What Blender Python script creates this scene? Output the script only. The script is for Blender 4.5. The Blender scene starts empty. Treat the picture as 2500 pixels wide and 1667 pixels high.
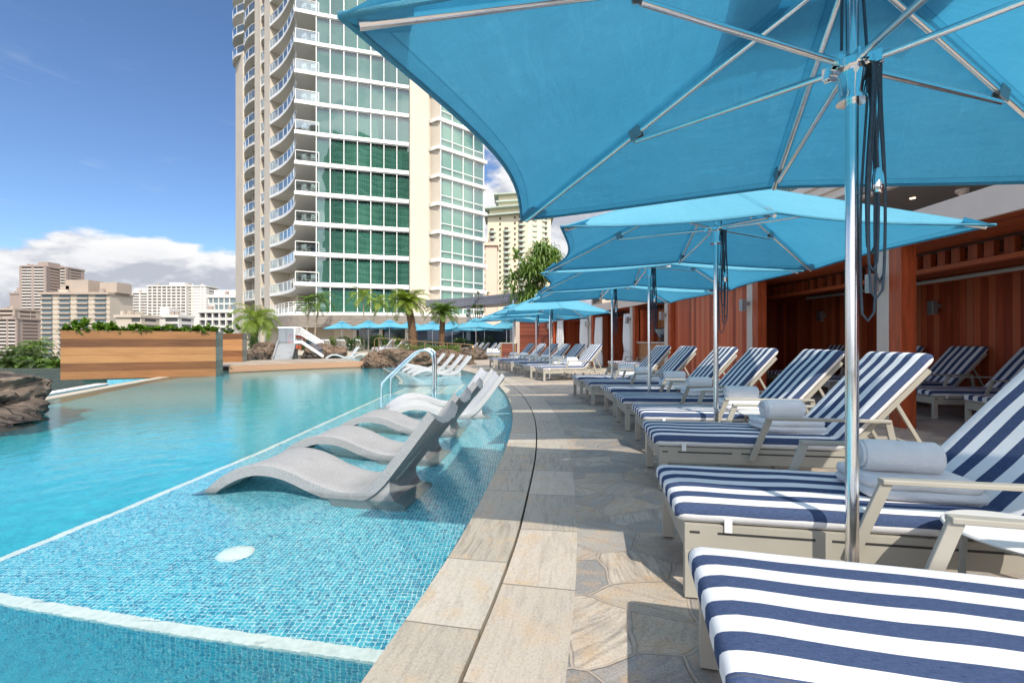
import bpy, math, random
from mathutils import Vector, Matrix, noise as mnoise

# ------------------------------------------------------------------ camera, sky, sun, exposure
SC = bpy.context.scene
COL = SC.collection
R = math.radians
cam = bpy.data.objects.new("camera", bpy.data.cameras.new("camera"))
COL.objects.link(cam)
cam.location = (0, 0, 1.08)
cam.rotation_euler = (R(90), 0, 0)
cam.data.sensor_width = 36.0
cam.data.lens = 16.0
cam.data.clip_start = 0.05
cam.data.clip_end = 6000
SC.camera = cam
SC.render.engine = 'CYCLES'
SC.cycles.max_bounces = 10
SC.cycles.transparent_max_bounces = 16
SC.cycles.use_denoising = True
SC.cycles.sample_clamp_indirect = 6.0
SC.view_settings.view_transform = 'Standard'
SC.view_settings.look = 'None'
SC.view_settings.gamma = 1.0
SC.view_settings.exposure = 0.52

SUN_DIR = Vector((-0.30, 0.954, -1.0)).normalized()      # the way the light travels
sun = bpy.data.objects.new("sun", bpy.data.lights.new("sun", 'SUN'))
COL.objects.link(sun)
sun.data.energy = 3.5
sun.data.angle = R(0.5)
sun.data.color = (1.0, 0.93, 0.82)
sun.rotation_euler = SUN_DIR.to_track_quat('-Z', 'Y').to_euler()
sun.location = (20, -60, 70)


class G:
    """small helper round a node tree"""
    def __init__(s, tree):
        s.t = tree
        tree.nodes.clear()

    def n(s, typ, ins=None, **props):
        nd = s.t.nodes.new(typ)
        for k, v in props.items():
            setattr(nd, k, v)
        for k, v in (ins or {}).items():
            sock = nd.inputs[k]
            if isinstance(v, bpy.types.NodeSocket):
                s.t.links.new(v, sock)
            else:
                sock.default_value = v
        return nd

    def math(s, op, a, b=0.0, c=0.0, clamp=False):
        return s.n('ShaderNodeMath', {0: a, 1: b, 2: c}, operation=op, use_clamp=clamp).outputs[0]

    def mix(s, fac, a, b, blend='MIX'):
        nd = s.n('ShaderNodeMix', None, data_type='RGBA', blend_type=blend)
        for k, v in ((0, fac), (6, a), (7, b)):
            if isinstance(v, bpy.types.NodeSocket):
                s.t.links.new(v, nd.inputs[k])
            else:
                nd.inputs[k].default_value = v
        return nd.outputs[2]

    def rng(s, v, a, b, c=0.0, d=1.0, smooth=False):
        return s.n('ShaderNodeMapRange', {0: v, 1: a, 2: b, 3: c, 4: d},
                   interpolation_type='SMOOTHSTEP' if smooth else 'LINEAR').outputs[0]

    def ramp(s, fac, stops, interp='LINEAR'):
        nd = s.n('ShaderNodeValToRGB', {0: fac})
        cr = nd.color_ramp
        cr.interpolation = interp
        while len(cr.elements) < len(stops):
            cr.elements.new(0.5)
        for e, (p, c) in zip(cr.elements, stops):
            e.position = p
            e.color = (*c, 1)
        return nd.outputs[0]

    def noise(s, vec, scale, detail=4, rough=0.55, dist=0.0, out=0):
        ins = {'Scale': scale, 'Detail': detail, 'Roughness': rough, 'Distortion': dist}
        if vec is not None:
            ins['Vector'] = vec
        return s.n('ShaderNodeTexNoise', ins).outputs[out]

    def mapv(s, vec, scale=(1, 1, 1), loc=(0, 0, 0), rot=(0, 0, 0)):
        return s.n('ShaderNodeMapping', {'Vector': vec, 'Scale': scale, 'Location': loc, 'Rotation': rot}).outputs[0]


# world: daylight sky with cumulus
world = bpy.data.worlds.new("World")
SC.world = world
world.use_nodes = True
g = G(world.node_tree)
sky = g.n('ShaderNodeTexSky', sky_type='NISHITA', sun_disc=False, sun_elevation=R(45), sun_rotation=R(162.5),
          altitude=0, air_density=1.0, dust_density=0.15, ozone_density=4.0)
dirv = g.n('ShaderNodeTexCoord').outputs['Generated']
sx = g.n('ShaderNodeSeparateXYZ', {0: dirv})
dz = sx.outputs[2]
cv = g.mapv(dirv, (3.2, 3.2, 6.5), (4.3, 1.7, 0.15))
n1 = g.noise(cv, 1.15, 10, 0.56, 0.15)
cv2 = g.mapv(dirv, (3.2, 3.2, 6.5), (4.3 + 0.05, 1.7, 0.15 + 0.16))
n2 = g.noise(cv2, 1.15, 7, 0.56, 0.15)
bias = g.rng(dz, 0.095, 0.245, 0.22, -0.13)
side = g.rng(sx.outputs[0], -0.02, -0.22, 0.27, 0.0)
back = g.rng(sx.outputs[1], 0.1, -0.3, 0.0, 0.17)  # extra unseen cloud behind the camera, added for fill light
dens = g.math('ADD', g.math('ADD', n1, bias), g.math('ADD', side, back))
mask = g.rng(dens, 0.52, 0.60, 0, 1, True)
wisp = g.noise(g.mapv(dirv, (2.0, 2.0, 11.0), (1.0, 3.0, 0)), 2.0, 8, 0.6, 0.4)
wmask = g.math('MULTIPLY', g.rng(wisp, 0.56, 0.80, 0, 0.55, True), g.rng(dz, 0.5, 0.2, 0.1, 1.0))
shade = g.rng(g.math('SUBTRACT', n1, n2), -0.07, 0.08, 0, 1, True)
thick = g.rng(dens, 0.62, 0.90, 0.0, 0.40)
shade = g.math('SUBTRACT', shade, thick, clamp=True)
ccol = g.mix(shade, (2.5, 2.65, 3.05, 1), (4.7, 4.7, 4.75, 1))
toward = g.n('ShaderNodeVectorMath', {0: dirv, 1: tuple(-SUN_DIR)}, operation='DOT_PRODUCT').outputs['Value']
glow = g.rng(toward, -0.1, 0.75, 1.0, 2.9, True)          # clouds toward the sun brightened, as fill light from behind the camera
ccol = g.n('ShaderNodeVectorMath', {0: ccol, 'Scale': glow}, operation='SCALE').outputs[0]
skyc = g.mix(1.0, sky.outputs[0], (0.60, 0.665, 0.75, 1), 'MULTIPLY')
c1 = g.mix(wmask, skyc, (3.2, 3.5, 4.0, 1))
c2 = g.mix(mask, c1, ccol)
bg = g.n('ShaderNodeBackground', {'Color': c2, 'Strength': 0.15})
g.n('ShaderNodeOutputWorld', {'Surface': bg.outputs[0]})


# ------------------------------------------------------------------ mesh helpers
class MB:
    def __init__(s):
        s.v, s.f, s.m, s.uv = [], [], [], []

    def add(s, verts, faces, mi=0, uvs=None):
        o = len(s.v)
        s.v += [tuple(p) for p in verts]
        for i, f in enumerate(faces):
            s.f.append(tuple(o + k for k in f))
            s.m.append(mi)
            s.uv.append(uvs[i] if uvs else None)
        return s

    def box(s, x0, x1, y0, y1, z0, z1, mi=0, M=None):
        vs = [Vector((x, y, z)) for z in (z0, z1) for x, y in ((x0, y0), (x1, y0), (x1, y1), (x0, y1))]
        if M is not None:
            vs = [M @ p for p in vs]
        return s.add(vs, [(3, 2, 1, 0), (4, 5, 6, 7), (0, 1, 5, 4), (1, 2, 6, 5), (2, 3, 7, 6), (3, 0, 4, 7)], mi)

    def bar(s, p, q, w, h, mi=0, up=(0, 0, 1)):
        """rectangular bar from p to q, w across, h along up"""
        p, q = Vector(p), Vector(q)
        d = (q - p).normalized()
        sd = d.cross(Vector(up))
        if sd.length < 1e-4:
            sd = d.cross(Vector((1, 0, 0)))
        sd.normalize()
        u = sd.cross(d)
        vs = []
        for c in (p, q):
            for a, b in ((-1, -1), (1, -1), (1, 1), (-1, 1)):
                vs.append(c + sd * (a * w / 2) + u * (b * h / 2))
        return s.add(vs, [(0, 1, 2, 3), (7, 6, 5, 4), (4, 5, 1, 0), (5, 6, 2, 1), (6, 7, 3, 2), (7, 4, 0, 3)], mi)

    def tube(s, pts, r, n=8, mi=0, caps=True, closed=False):
        pts = [Vector(p) for p in pts]
        m = len(pts)
        rs = r if isinstance(r, (list, tuple)) else [r] * m
        rings, ref = [], None
        for i in range(m):
            a = pts[(i - 1) % m] if (i or closed) else pts[0]
            b = pts[(i + 1) % m] if (i < m - 1 or closed) else pts[-1]
            t = (b - a).normalized()
            if ref is None:
                ref = t.orthogonal().normalized()
            ref = (ref - t * ref.dot(t))
            ref = ref.normalized() if ref.length > 1e-6 else t.orthogonal().normalized()
            bi = t.cross(ref)
            rings.append([pts[i] + (ref * math.cos(2 * math.pi * k / n) + bi * math.sin(2 * math.pi * k / n)) * rs[i]
                          for k in range(n)])
        vs = [p for ring in rings for p in ring]
        fs = []
        for i in range(m if closed else m - 1):
            j = (i + 1) % m
            for k in range(n):
                k2 = (k + 1) % n
                fs.append((i * n + k, i * n + k2, j * n + k2, j * n + k))
        if caps and not closed:
            fs.append(tuple(range(n - 1, -1, -1)))
            fs.append(tuple((m - 1) * n + k for k in range(n)))
        return s.add(vs, fs, mi)

    def grid(s, rows, mi=0, uv=None, close=False):
        nr, nc = len(rows), len(rows[0])
        vs = [p for r_ in rows for p in r_]
        fs, uvs = [], []
        for i in range(nr - 1):
            for j in range(nc if close else nc - 1):
                j2 = (j + 1) % nc
                fs.append((i * nc + j, i * nc + j2, (i + 1) * nc + j2, (i + 1) * nc + j))
                if uv:
                    uvs.append([uv[i][j], uv[i][j2], uv[i + 1][j2], uv[i + 1][j]])
        return s.add(vs, fs, mi, uvs if uv else None)

    def prism(s, poly, z0, z1, mi=0, mi_top=None):
        n = len(poly)
        vs = [(x, y, z0) for x, y in poly] + [(x, y, z1) for x, y in poly]
        area = sum(poly[i][0] * poly[(i + 1) % n][1] - poly[(i + 1) % n][0] * poly[i][1] for i in range(n))
        idx = list(range(n)) if area > 0 else list(range(n - 1, -1, -1))
        s.add(vs, [tuple(idx[(k) % n] for k in range(n - 1, -1, -1))] +
              [(idx[k], idx[(k + 1) % n], idx[(k + 1) % n] + n, idx[k] + n) for k in range(n)], mi)
        s.add([(x, y, z1) for x, y in poly], [tuple(idx)], mi if mi_top is None else mi_top)
        return s

    def wall(s, path, z0, z1, th=0.0, mi=0, u0=0.0):
        """upright strip along a plan path with uv (metres along, z); th > 0 gives it thickness to the left of the path"""
        L = u0
        rows = [[], []]
        uv = [[], []]
        for i, p in enumerate(path):
            if i:
                L += (Vector(p).to_2d() - Vector(path[i - 1]).to_2d()).length
            a = z0[i] if isinstance(z0, (list, tuple)) else z0
            b = z1[i] if isinstance(z1, (list, tuple)) else z1
            rows[0].append((p[0], p[1], a)); rows[1].append((p[0], p[1], b))
            uv[0].append((L, a)); uv[1].append((L, b))
        s.grid(rows, mi, uv)
        if th:
            off = offset(path, th)
            rb = [[(p[0], p[1], r_[2]) for p, r_ in zip(off, rows[k])] for k in (0, 1)]
            s.grid([rb[1], rb[0]], mi, [uv[1], uv[0]])
            s.grid([rows[1], rb[1]], mi, [uv[1], uv[1]])
            s.grid([rb[0], rows[0]], mi, [uv[0], uv[0]])
            for k in (0, -1):
                s.add([rows[0][k], rows[1][k], rb[1][k], rb[0][k]], [(0, 1, 2, 3)], mi, [[uv[0][k], uv[1][k], uv[1][k], uv[0][k]]])
        return s

    def lathe(s, prof, n=16, c=(0, 0, 0), mi=0):
        rows = []
        for r_, z in prof:
            rows.append([(c[0] + r_ * math.cos(2 * math.pi * k / n), c[1] + r_ * math.sin(2 * math.pi * k / n), c[2] + z)
                         for k in range(n)])
        return s.grid(rows, mi, None, True)

    def build(s, name, mats, parent=None, smooth=None, bevel=0, loc=None):
        me = bpy.data.meshes.new(name)
        me.from_pydata(s.v, [], s.f)
        mats = mats if isinstance(mats, (list, tuple)) else [mats]
        for m_ in mats:
            me.materials.append(m_)
        me.polygons.foreach_set('material_index', s.m)
        if any(u is not None for u in s.uv):
            ul = me.uv_layers.new(name='UVMap')
            flat = []
            for f, u in zip(s.f, s.uv):
                for k in range(len(f)):
                    flat += list(u[k][:2]) if u else [0.0, 0.0]
            ul.data.foreach_set('uv', flat)
        if smooth is not None:
            me.polygons.foreach_set('use_smooth', [True] * len(s.f))
            me.set_sharp_from_angle(angle=R(smooth))
        me.update()
        o = bpy.data.objects.new(name, me)
        COL.objects.link(o)
        if parent is not None:
            o.parent = parent
        if loc is not None:
            o.location = loc
        if bevel:
            b = o.modifiers.new('bevel', 'BEVEL')
            b.width = bevel
            b.segments = 2
            b.limit_method = 'ANGLE'
            b.angle_limit = R(40)
        return o


def offset(path, d):
    """plan path moved d to its left"""
    out = []
    n = len(path)
    for i in range(n):
        a, b = path[max(0, i - 1)], path[min(n - 1, i + 1)]
        t = Vector((b[0] - a[0], b[1] - a[1])).normalized()
        out.append((path[i][0] - t.y * d, path[i][1] + t.x * d))
    return out


def spline(pts, step=0.4):
    """Catmull-Rom through plan or space points, resampled"""
    P = [Vector(p).to_3d() if len(p) == 2 else Vector(p) for p in pts]
    P = [P[0] * 2 - P[1]] + P + [P[-1] * 2 - P[-2]]
    out = []
    for i in range(1, len(P) - 2):
        p0, p1, p2, p3 = P[i - 1:i + 3]
        k = max(1, int((p2 - p1).length / step))
        for j in range(k):
            t = j / k
            out.append(0.5 * ((2 * p1) + (p2 - p0) * t + (2 * p0 - 5 * p1 + 4 * p2 - p3) * t * t + (3 * p1 - p0 - 3 * p2 + p3) * t ** 3))
    out.append(P[-2])
    return [tuple(p) for p in out]


def tag(o, label=None, cat=None, group=None, kind=None):
    for k, v in (('label', label), ('category', cat), ('group', group), ('kind', kind)):
        if v:
            o[k] = v
        elif k in o:
            del o[k]
    return o


def empty(name, loc=(0, 0, 0), rz=0.0):
    o = bpy.data.objects.new(name, None)
    o.empty_display_size = 0.2
    COL.objects.link(o)
    o.location = loc
    o.rotation_euler = (0, 0, rz)
    return o


def copy_tree(o, parent=None):
    c = o.copy()
    COL.objects.link(c)
    c.parent = parent
    for ch in list(o.children):
        copy_tree(ch, c)
    return c


def at(u, v, Y):
    """the point at depth Y that the 2500 x 1667 photograph shows at (u, v): how positions were surveyed"""
    return Vector(((u - 1250) * Y / 1111.0, Y, 1.08 + (833.5 - v) * Y / 1111.0))


rnd = random.Random(7)


# ------------------------------------------------------------------ materials
def mat(name):
    m = bpy.data.materials.new(name)
    m.use_nodes = True
    return m, G(m.node_tree)


def finish(g, col, rough=0.5, metal=0.0, normal=None, spec=0.5, extra=None):
    ins = {'Base Color': col, 'Roughness': rough, 'Metallic': metal, 'Specular IOR Level': spec}
    if normal is not None:
        ins['Normal'] = normal
    ins.update(extra or {})
    b = g.n('ShaderNodeBsdfPrincipled', ins)
    g.n('ShaderNodeOutputMaterial', {'Surface': b.outputs[0]})
    return b


def bump(g, h, strength=0.3, dist=0.01):
    return g.n('ShaderNodeBump', {'Height': h, 'Strength': strength, 'Distance': dist}).outputs[0]


def plain(name, col, rough=0.5, metal=0.0, var=0.12, scale=3.0, bmp=0.0, bscale=60.0, spec=0.5, stretch=(1, 1, 1)):
    """a surface of one colour with weathering"""
    m, g = mat(name)
    oc = g.mapv(g.n('ShaderNodeTexCoord').outputs['Object'], stretch)
    nz = g.noise(oc, scale, 6, 0.6)
    c = (*col, 1)
    d = (*[x * (1 - var) for x in col], 1)
    e = (*[min(1, x * (1 + var * 0.6)) for x in col], 1)
    cc = g.mix(g.rng(nz, 0.3, 0.7), d, e)
    nrm = bump(g, g.noise(oc, bscale, 3), bmp, 0.01) if bmp else None
    rr = g.rng(nz, 0.3, 0.7, max(0.02, rough - 0.06), min(1, rough + 0.06))
    finish(g, cc, rr, metal, nrm, spec)
    return m


M = {}
M['frame'] = plain('painted_frame', (0.37, 0.345, 0.29), 0.38, 0.0, 0.05, 5)
M['frame_dark'] = plain('dark_slot', (0.03, 0.03, 0.03), 0.6)
M['alu'] = plain('polished_aluminium', (0.86, 0.86, 0.86), 0.16, 1.0, 0.06, 8)
M['steel'] = plain('polished_steel', (0.86, 0.87, 0.88), 0.07, 1.0, 0.04, 8)
M['black'] = plain('black_plastic', (0.02, 0.021, 0.023), 0.4)
M['rope'] = plain('dark_rope', (0.075, 0.10, 0.13), 0.8, 0, 0.3, 90, 0.5, 300)
M['white'] = plain('white_paint', (0.78, 0.77, 0.74), 0.45, 0, 0.06, 2)
M['cream'] = plain('cream_stucco', (0.56, 0.495, 0.405), 0.75, 0, 0.07, 0.6, 0.15, 25)
M['soffit'] = plain('grey_soffit', (0.62, 0.60, 0.56), 0.7, 0, 0.06, 0.4)
M['table'] = plain('table_white', (0.74, 0.72, 0.68), 0.4, 0, 0.04, 3)
M['towel'] = plain('towel_cotton', (0.88, 0.875, 0.88), 0.95, 0, 0.05, 12, 0.9, 260, 0.1)
M['curtain'] = plain('curtain_cloth', (0.80, 0.79, 0.78), 0.9, 0, 0.05, 2, 0.2, 200, 0.1)
M['lampgrey'] = plain('lamp_grey', (0.33, 0.34, 0.35), 0.35, 0.6, 0.08, 5)
M['pillar'] = plain('pillar_paint', (0.56, 0.50, 0.44), 0.6, 0, 0.07, 1.5)
M['fascia'] = plain('fascia_paint', (0.74, 0.58, 0.49), 0.65, 0, 0.06, 1.2, 0.1, 40)
M['bronze'] = plain('bronze_rail', (0.45, 0.29, 0.15), 0.3, 0.85, 0.15, 6)
M['slate'] = plain('slate_grey', (0.17, 0.17, 0.20), 0.5, 0, 0.15, 1.0, 0.0, 10, 0.5, (1, 1, 6))
M['taupe'] = plain('taupe_slats', (0.27, 0.235, 0.20), 0.6, 0, 0.25, 1.2, 0, 10, 0.5, (1, 1, 6))
M['darkwall'] = plain('dark_blue_wall', (0.035, 0.045, 0.07), 0.5, 0, 0.2, 1)
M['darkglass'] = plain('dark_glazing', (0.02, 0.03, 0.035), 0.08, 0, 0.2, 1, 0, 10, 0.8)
M['beige'] = plain('beige_wall', (0.44, 0.38, 0.30), 0.7, 0, 0.1, 0.8)
M['soil'] = plain('soil', (0.06, 0.045, 0.03), 0.95, 0, 0.4, 8)
M['grout'] = plain('dark_joint', (0.012, 0.012, 0.012), 0.9)
M['slidegrey'] = plain('slide_plastic', (0.27, 0.28, 0.285), 0.3, 0, 0.06, 3)
M['pool_white'] = plain('pool_white_tile', (0.74, 0.70, 0.66), 0.5, 0, 0.15, 40)
M['flower'] = plain('white_flower', (0.85, 0.84, 0.78), 0.7)
M['ground_city'] = plain('city_ground', (0.10, 0.10, 0.085), 0.9, 0, 0.5, 0.06)
M['tile_roof'] = plain('green_roof_tile', (0.055, 0.072, 0.058), 0.5, 0, 0.25, 2)


def stripes():
    m, g = mat('striped_canvas')
    uv = g.n('ShaderNodeTexCoord').outputs['UV']
    sp = g.n('ShaderNodeSeparateXYZ', {0: uv})
    oc = g.n('ShaderNodeTexCoord').outputs['Object']
    wob = g.math('MULTIPLY', g.math('SUBTRACT', g.noise(oc, 2.6, 2), 0.5), 0.014)
    t = g.math('FRACT', g.math('ADD', g.math('DIVIDE', g.math('ADD', sp.outputs[1], wob), 0.132), 0.25))
    blue = g.math('LESS_THAN', g.math('ABSOLUTE', g.math('SUBTRACT', t, 0.75)), 0.25)
    weave = g.noise(g.mapv(uv, (40, 900, 1)), 1.0, 2, 0.6)
    weave2 = g.noise(g.mapv(uv, (900, 60, 1)), 1.0, 2, 0.6)
    w = g.math('ADD', g.math('MULTIPLY', weave, 0.6), g.math('MULTIPLY', weave2, 0.4))
    soft = g.noise(oc, 3.5, 4)
    bl = g.mix(g.rng(w, 0.32, 0.68), (0.018, 0.033, 0.088, 1), (0.095, 0.13, 0.225, 1))
    wh = g.mix(g.rng(soft, 0.3, 0.7), (0.72, 0.71, 0.71, 1), (0.80, 0.79, 0.79, 1))
    c = g.mix(blue, wh, bl)
    # stitched seam where top and side panel meet
    seam = g.math('LESS_THAN', g.math('ABSOLUTE', g.math('SUBTRACT', g.math('ABSOLUTE', sp.outputs[1]), 0.305)), 0.0022)
    c = g.mix(g.math('MULTIPLY', seam, 0.75), c, (0.10, 0.10, 0.12, 1))
    h = g.math('ADD', g.math('MULTIPLY', w, 0.15), g.math('ADD', g.math('MULTIPLY', soft, 1.2), g.math('MULTIPLY', seam, -0.5)))
    finish(g, c, 0.9, 0, bump(g, h, 0.5, 0.012), 0.03)
    return m


M['stripe'] = stripes()


def canopy():
    m, g = mat('aqua_canopy')
    oc = g.n('ShaderNodeTexCoord').outputs['Object']
    soft = g.noise(oc, 1.3, 4)
    scr = g.noise(g.mapv(oc, (3, 30, 8), (0, 0, 0), (0, 0, 0.7)), 1.0, 5, 0.7, 1.2)
    scr2 = g.noise(g.mapv(oc, (26, 4, 8), (3, 1, 0), (0, 0, 0.3)), 1.0, 5, 0.7, 1.2)
    sc = g.math('ADD', g.rng(scr, 0.56, 0.80, 0, 0.42), g.rng(scr2, 0.56, 0.80, 0, 0.42))
    c = g.mix(g.rng(soft, 0.3, 0.7), (0.12, 0.41, 0.55, 1), (0.16, 0.47, 0.61, 1))
    c = g.mix(sc, c, (0.24, 0.58, 0.72, 1))
    uvn = g.n('ShaderNodeSeparateXYZ', {0: g.n('ShaderNodeTexCoord').outputs['UV']})
    st1 = g.math('LESS_THAN', g.math('ABSOLUTE', g.math('SUBTRACT', uvn.outputs[1], 0.962)), 0.0022)
    st2 = g.math('LESS_THAN', g.math('ABSOLUTE', g.math('SUBTRACT', uvn.outputs[0], 0.028)), 0.003)
    st3 = g.math('MULTIPLY', g.math('LESS_THAN', uvn.outputs[0], 0.028), 0.16)
    st4 = g.math('MULTIPLY', g.math('GREATER_THAN', uvn.outputs[1], 0.962), 0.16)
    seam = g.math('MAXIMUM', g.math('MULTIPLY', g.math('MAXIMUM', st1, st2), 0.45), g.math('MAXIMUM', st3, st4))
    c = g.mix(seam, c, (0.02, 0.16, 0.26, 1))
    weave = g.noise(oc, 260, 2)
    wrink = g.noise(g.mapv(oc, (2, 5, 2)), 1.6, 3)
    fold = g.noise(g.mapv(oc, (9, 2, 3), (0, 0, 0), (0, 0, 0.9)), 1.0, 4, 0.6, 0.8)
    nr = bump(g, g.math('ADD', g.math('MULTIPLY', weave, 0.12), g.math('ADD', wrink, g.math('MULTIPLY', fold, 0.5))), 0.4, 0.04)
    d = g.n('ShaderNodeBsdfPrincipled', {'Base Color': c, 'Roughness': 0.75, 'Specular IOR Level': 0.2, 'Normal': nr})
    tr = g.n('ShaderNodeBsdfTranslucent', {'Color': g.mix(1.0, c, (0.36, 0.75, 0.95, 1), 'MULTIPLY'), 'Normal': nr})
    mx = g.n('ShaderNodeMixShader', {0: 0.38, 1: d.outputs[0], 2: tr.outputs[0]})
    g.n('ShaderNodeOutputMaterial', {'Surface': mx.outputs[0]})
    return m


M['canopy'] = canopy()


def mosaic(name, a, b, c_, grout=(0.55, 0.66, 0.66), size=0.0235, wob=0.004, wall=False):
    m, g = mat(name)
    tc = g.n('ShaderNodeTexCoord')
    p = tc.outputs['UV'] if wall else tc.outputs['Object']
    wv = g.n('ShaderNodeTexNoise', {'Vector': p, 'Scale': 9.0, 'Detail': 3.0, 'Roughness': 0.6}).outputs['Color']
    wv = g.n('ShaderNodeVectorMath', {0: wv, 1: (0.5, 0.5, 0.5)}, operation='SUBTRACT').outputs[0]
    wv = g.n('ShaderNodeVectorMath', {0: wv, 'Scale': wob * 6}, operation='SCALE').outputs[0]
    q = g.n('ShaderNodeVectorMath', {0: p, 1: wv}, operation='ADD').outputs[0]
    q = g.n('ShaderNodeVectorMath', {0: q, 'Scale': 1.0 / size}, operation='SCALE').outputs[0]
    q = g.mapv(q, (1, 1, 0))
    fl = g.n('ShaderNodeVectorMath', {0: q}, operation='FLOOR').outputs[0]
    wn = g.n('ShaderNodeTexWhiteNoise', {'Vector': fl}, noise_dimensions='3D').outputs[0]
    col = g.ramp(wn, [(0.0, a), (0.45, b), (1.0, c_)])
    fr = g.n('ShaderNodeVectorMath', {0: q}, operation='FRACTION').outputs[0]
    s2 = g.n('ShaderNodeSeparateXYZ', {0: fr})
    ex = g.math('ABSOLUTE', g.math('SUBTRACT', s2.outputs[0], 0.5))
    ey = g.math('ABSOLUTE', g.math('SUBTRACT', s2.outputs[1], 0.5))
    ed = g.math('MAXIMUM', ex, ey)
    gm = g.rng(ed, 0.425, 0.455)
    big = g.noise(p, 1.1, 3)
    col = g.mix(g.rng(big, 0.3, 0.7, 0, 0.25), col, (*a, 1))
    col = g.mix(gm, col, (*grout, 1))
    finish(g, col, 0.35, 0, bump(g, gm, -0.3, 0.002))
    return m


M['mosaic'] = mosaic('mosaic_ledge', (0.006, 0.19, 0.32), (0.016, 0.34, 0.47), (0.09, 0.48, 0.58), (0.66, 0.76, 0.75))
M['mosaic_deep'] = mosaic('mosaic_deep', (0.002, 0.225, 0.32), (0.005, 0.35, 0.445), (0.025, 0.465, 0.54), (0.10, 0.48, 0.54), 0.0235, 0.006)
M['mosaic_wall'] = mosaic('mosaic_wall', (0.003, 0.16, 0.26), (0.008, 0.275, 0.385), (0.035, 0.40, 0.50), (0.46, 0.60, 0.62), 0.0235, 0.003, True)


def water(thin):
    m, g = mat('thin_water' if thin else 'pool_water')
    oc = g.n('ShaderNodeTexCoord').outputs['Object']
    a = g.noise(oc, 30, 3, 0.5, 0.3)
    b = g.noise(g.mapv(oc, (1, 0.8, 1)), 11, 2, 0.5, 0.2)
    nr = bump(g, g.math('ADD', g.math('MULTIPLY', a, 0.8), b), 0.07, 0.03)
    if not thin:
        s = g.n('ShaderNodeBsdfGlass', {'IOR': 1.33, 'Roughness': 0.0, 'Color': (0.93, 1.0, 0.995, 1), 'Normal': nr}).outputs[0]
    else:
        bf = g.n('ShaderNodeNewGeometry').outputs['Backfacing']
        fr = g.n('ShaderNodeFresnel', {'IOR': g.rng(bf, 0, 1, 1.33, 1 / 1.33), 'Normal': nr}).outputs[0]
        gl = g.n('ShaderNodeBsdfGlossy', {'Color': (1, 1, 1, 1), 'Roughness': 0.02, 'Normal': nr})
        tr = g.n('ShaderNodeBsdfTransparent', {'Color': (0.80, 0.965, 0.975, 1)})
        s = g.n('ShaderNodeMixShader', {0: fr, 1: tr.outputs[0], 2: gl.outputs[0]}).outputs[0]
    g.n('ShaderNodeOutputMaterial', {'Surface': s})
    return m


M['water_thin'] = water(True)
M['water'] = water(False)


def clearglass(name, tint, refl, rough=0.01):
    m, g = mat(name)
    bf = g.n('ShaderNodeNewGeometry').outputs['Backfacing']
    lw = g.n('ShaderNodeFresnel', {'IOR': g.rng(bf, 0, 1, 1.5, 1 / 1.5)}).outputs[0]
    f = g.math('ADD', lw, refl, clamp=True)
    wav = g.noise(g.n('ShaderNodeTexCoord').outputs['Object'], 0.35, 2)
    nr = bump(g, wav, 0.05, 0.2)
    gl = g.n('ShaderNodeBsdfGlossy', {'Color': (0.92, 0.97, 1, 1), 'Roughness': rough, 'Normal': nr})
    tr = g.n('ShaderNodeBsdfTransparent', {'Color': (*tint, 1)})
    mx = g.n('ShaderNodeMixShader', {0: f, 1: tr.outputs[0], 2: gl.outputs[0]})
    g.n('ShaderNodeOutputMaterial', {'Surface': mx.outputs[0]})
    return m


M['glass'] = clearglass('window_glass', (0.44, 0.70, 0.64), 0.09)
M['railglass'] = clearglass('railing_glass', (0.86, 0.92, 0.92), 0.12)


def drapes():
    m, g = mat('green_drapes')
    uv = g.n('ShaderNodeTexCoord').outputs['UV']
    sp = g.n('ShaderNodeSeparateXYZ', {0: uv})
    zig = g.math('PINGPONG', g.math('MULTIPLY', sp.outputs[0], 1.0), 0.09)
    fold = g.math('SINE', g.math('MULTIPLY', sp.outputs[0], 34.0))
    wn = g.n('ShaderNodeTexWhiteNoise', {'Vector': g.n('ShaderNodeVectorMath', {0: g.mapv(uv, (0.8, 0.333, 0))}, operation='FLOOR').outputs[0]}).outputs[0]
    dash = g.math('MULTIPLY', g.math('GREATER_THAN', g.math('FRACT', g.math('MULTIPLY', sp.outputs[1], 4.0)), 0.6),
                  g.math('GREATER_THAN', g.math('FRACT', g.math('MULTIPLY', sp.outputs[0], 5.0)), 0.45))
    base = g.mix(wn, (0.165, 0.245, 0.21, 1), (0.27, 0.35, 0.305, 1))
    c = g.mix(g.math('MULTIPLY', dash, 0.35), base, (0.55, 0.66, 0.56, 1))
    finish(g, c, 0.9, 0, bump(g, fold, 0.8, 0.05), 0.1)
    return m


M['drapes'] = drapes()


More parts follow.
